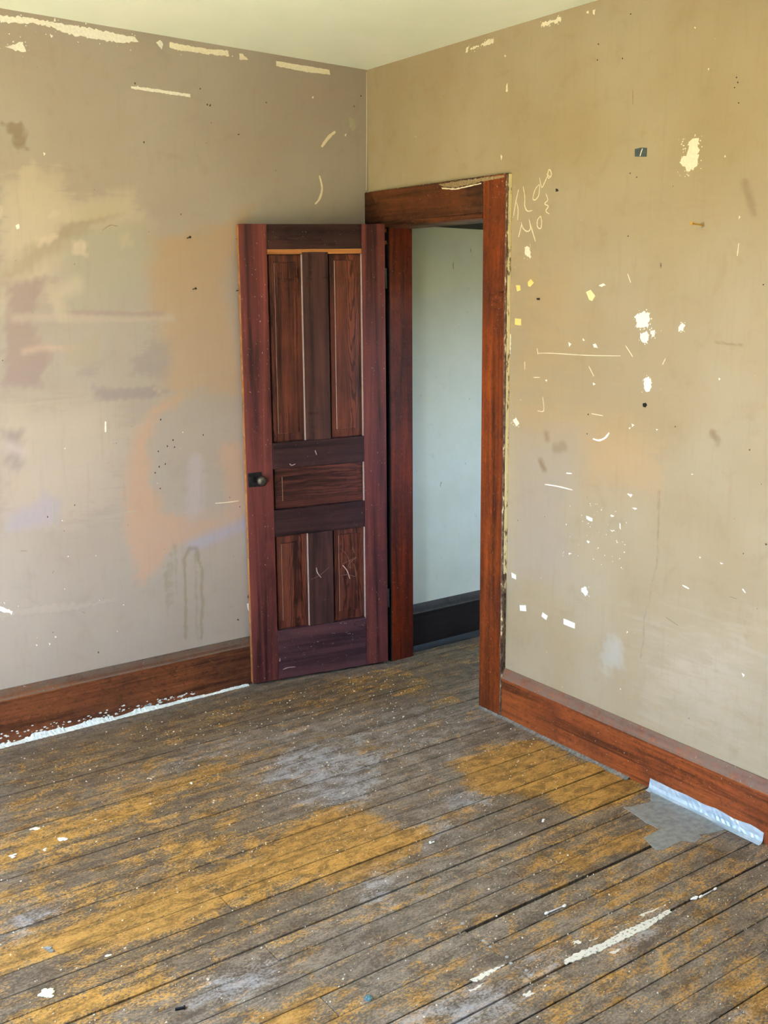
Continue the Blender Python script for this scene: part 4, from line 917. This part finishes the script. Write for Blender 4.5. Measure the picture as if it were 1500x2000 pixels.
# screw
P0 = on_floor(342, 1972, .004); P1 = on_floor(361, 1968, .004); c = (P0+P1)/2; e = empty('screw', (c[0], c[1], 0)); A = Vector(P0-c)+Vector((0, 0, .005)); B = Vector(P1-c)+Vector((0, 0, .005)); d = (B-A).normalized()
bm = bmesh.new(); L_ = (B-A).length; pts, rad = [], []
for i in range(25): pts.append(A+d*(L_*.86*i/24)); rad.append(.0034+.0006*(i % 2))
add_tube(bm, pts, rad, 12); link('threaded_shank', bm_mesh('threaded_shank', bm), M['black_metal'], e)
bm = bmesh.new(); add_tube(bm, [A+d*L_*.86, A+d*L_*.90, A+d*L_, A+d*(L_+.001)], [.0036, .0056, .0058, .004], 14); link('screw_head', bm_mesh('screw_head', bm), M['black_metal'], e)
tag(e, 'short black screw lying on the boards near the bottom edge', 'screw')
# teal faceted bead over a gap
c = on_floor(720, 1952); e = bpy.data.objects; bm = bmesh.new()
add_tube(bm, [(0, 0, .0006), (0, 0, .003), (0, 0, .0065), (0, 0, .0085)], [.008, .0108, .0098, .005], 9)
o = link('glass_bead', bm_mesh('glass_bead', bm), M['teal']); o.location = (c[0], c[1], 0); tag(o, 'teal shiny faceted bead over a gap between boards', 'bead')
# crumbs of plaster
def crumb(pts, label, lumps, h, mat='crumb', name='plaster_crumb'):
    w = np.array([on_floor(x, y) for x, y in pts]); c = w.mean(0); bm = bmesh.new(); rr = random.Random(int(c[0]*1000)); a = (w-c)[:, :2]
    for _ in range(lumps):
        i, j = rr.randrange(len(a)), rr.randrange(len(a)); q = (a[i]*rr.random()+a[j]*rr.random())*.62; r = rr.uniform(.35, .7)*h*1.6
        rs = bmesh.ops.create_icosphere(bm, subdivisions=1, radius=1)
        for v in rs['verts']:
            v.co = Vector((v.co.x*r*1.5*rr.uniform(.8, 1.2), v.co.y*r*rr.uniform(.8, 1.2), max(0.0006, v.co.z*r*.55*rr.uniform(.8, 1.2)+r*.35)))+Vector((q[0], q[1], 0))
    o = link(name, bm_mesh(name, bm), M[mat]); o.location = (c[0], c[1], .0008); return tag(o, label, 'plaster crumb', 'plaster crumbs on the floor')
crumb([(78, 1940), (85, 1934), (100, 1934), (108, 1940), (100, 1947), (85, 1947)], 'largest cream plaster crumb heap near the lower left corner', 22, .008)
crumb([(110, 1642), (122, 1634), (135, 1637), (124, 1645)], 'white broken plaster bits in a line near the left edge', 14, .005, 'plaster')
crumb([(60, 1621), (70, 1617), (75, 1620), (66, 1623)], 'cream oval crumb nearest the left wall', 5, .006)
crumb([(84, 1661), (92, 1656), (95, 1660), (87, 1664)], 'small white curved crumb below the broken plaster bits', 5, .004, 'plaster')
crumb([(20, 1673), (28, 1668), (33, 1672), (26, 1675)], 'white crumb right at the left edge of the floor', 6, .005, 'plaster')
crumb([(282, 1523), (292, 1519), (303, 1517), (296, 1523)], 'thin white scrap on a grey board toward the left wall', 6, .003, 'plaster')
crumb([(366, 1531), (373, 1528), (380, 1529), (372, 1533)], 'flat white scrap right of the thin white scrap', 6, .003, 'plaster')
crumb([(206, 1868), (212, 1864), (218, 1866), (212, 1870)], 'single cream pellet in the middle of the left floor', 4, .005)
crumb([(1352, 1757), (1357, 1751), (1363, 1753), (1359, 1760)], 'white cotton wad beside the end of the swab in the gap', 5, .006, 'cotton')
crumb([(838, 1643), (846, 1641), (848, 1647), (841, 1648)], 'white blob on a grey dusty spot in the middle of the floor', 4, .005, 'plaster')
crumb([(1056, 1604), (1062, 1601), (1065, 1605), (1058, 1607)], 'white oval chip near the orange area by the right baseboard', 4, .005, 'plaster')
crumb([(86, 1852), (92, 1845), (104, 1856), (98, 1862)], 'grey-blue lint clump on the orange boards at left', 6, .006, 'duct', 'lint_clump')
# smear of white filler between two boards
rr = random.Random(12); MS = {}
t = NT('white_filler'); p = t.geo(); n = t.noise(p, 110, 4, .6); t.bump(n, .5, .004)
M['filler'] = t.out(t.mix(t.step(n, .34, .44), srgb(130, 122, 108), srgb(230, 226, 214)), .85)
def floor_smear(polys, jit, name, mat, label=None, seed=2, z=.0016):
    r2 = random.Random(seed); bm = bmesh.new()
    for poly in polys:
        w = ragged([on_floor(x, y)[:2] for x, y in poly], jit, .006, r2)
        top = [bm.verts.new((q[0], q[1], z+r2.uniform(0, .0008))) for q in w]; bot = [bm.verts.new((q[0], q[1], -.0005)) for q in w]
        bm.faces.new(top); n = len(top)
        for k in range(n): bm.faces.new((top[k], top[(k+1) % n], bot[(k+1) % n], bot[k]))
    me = bpy.data.meshes.new(name); bm.to_mesh(me); bm.free(); o = link(name, me, M[mat], floor)
    if label: o['label'] = label
floor_smear([[(1098, 1878), (1130, 1860), (1180, 1842), (1210, 1822), (1250, 1805), (1280, 1791), (1308, 1776), (1310, 1782), (1285, 1800), (1262, 1815), (1225, 1832), (1180, 1855), (1130, 1875), (1102, 1884)]], .003, 'filler_smear', 'filler', 'white filler smear')
floor_smear([[(1110, 1845), (1130, 1835), (1136, 1842), (1118, 1850)], [(1246, 1787), (1270, 1776), (1300, 1768), (1290, 1774), (1256, 1790)], [(1150, 1838), (1170, 1832), (1160, 1842)], [(1190, 1862), (1215, 1852), (1200, 1864)], [(1200, 1812), (1235, 1802), (1215, 1812)], [(918, 1914), (950, 1898), (985, 1885), (960, 1902), (930, 1918)], [(915, 1935), (945, 1920), (940, 1928), (920, 1938)], [(1020, 1945), (1035, 1935), (1045, 1942), (1030, 1948)]], .003, 'filler_smear', 'filler', seed=4, z=.0012)
# nail heads along the cut across three boards
for x, y in ((903, 1804), (944, 1838), (958, 1850), (990, 1870), (998, 1882), (1028, 1896), (1038, 1906)):
    c = on_floor(x, y); bm = bmesh.new(); add_tube(bm, [(c[0], c[1], -.002), (c[0], c[1], .0018), (c[0], c[1], .0028)], [.0048, .0048, .003], 12)
    link('floor_nail', bm_mesh('floor_nail', bm), plain('bright_nail_head', srgb(176, 186, 194), .4, .5, .1, 100) if x == 903 else bpy.data.materials['bright_nail_head'], floor)
# loose paint flakes, too many to count
def flakes():
    rr = random.Random(21); bm = bmesh.new(); n = 0
    while n < 1900:
        x = rr.uniform(-2.3, -.03); y = rr.uniform(-2.95, -.05)
        dens = .22+.5*max(0, min(1, (x+1.6)/1.4))+.25*max(0, min(1, (-y-1.2)/1.2))
        if rr.random() > dens or (x > -.75 and y > -.22): continue
        if y > -.075-.05*(x < -.66) or x > -.05 or (x > -.50 and -2.30 < y < -1.62): continue
        r = rr.choice((.0009, .0011, .0013, .0015, .0018, .0022, .0030))*(1.25 if y > -1.2 else 1)*rr.uniform(.8, 1.15); k = rr.randint(4, 6); a0 = rr.random()*6.28; z = .0018; st = rr.uniform(.45, 1)
        pts = [(r*rr.uniform(.7, 1.25)*math.cos(a0+i*6.283/k), r*st*rr.uniform(.7, 1.25)*math.sin(a0+i*6.283/k)) for i in range(k)]
        top = [bm.verts.new((x+p, y+q, z+rr.uniform(.0004, .0018))) for p, q in pts]; bot = [bm.verts.new((x+p*.9, y+q*.9, .0004)) for p, q in pts]
        bm.faces.new(top)
        for i in range(k): bm.faces.new((top[i], top[(i+1) % k], bot[(i+1) % k], bot[i]))
        n += 1
    o = link('paint_flakes', bm_mesh('paint_flakes', bm), M['chip']); tag(o, 'countless tiny white paint flakes scattered over the floor boards', 'debris', kind='stuff')
flakes()
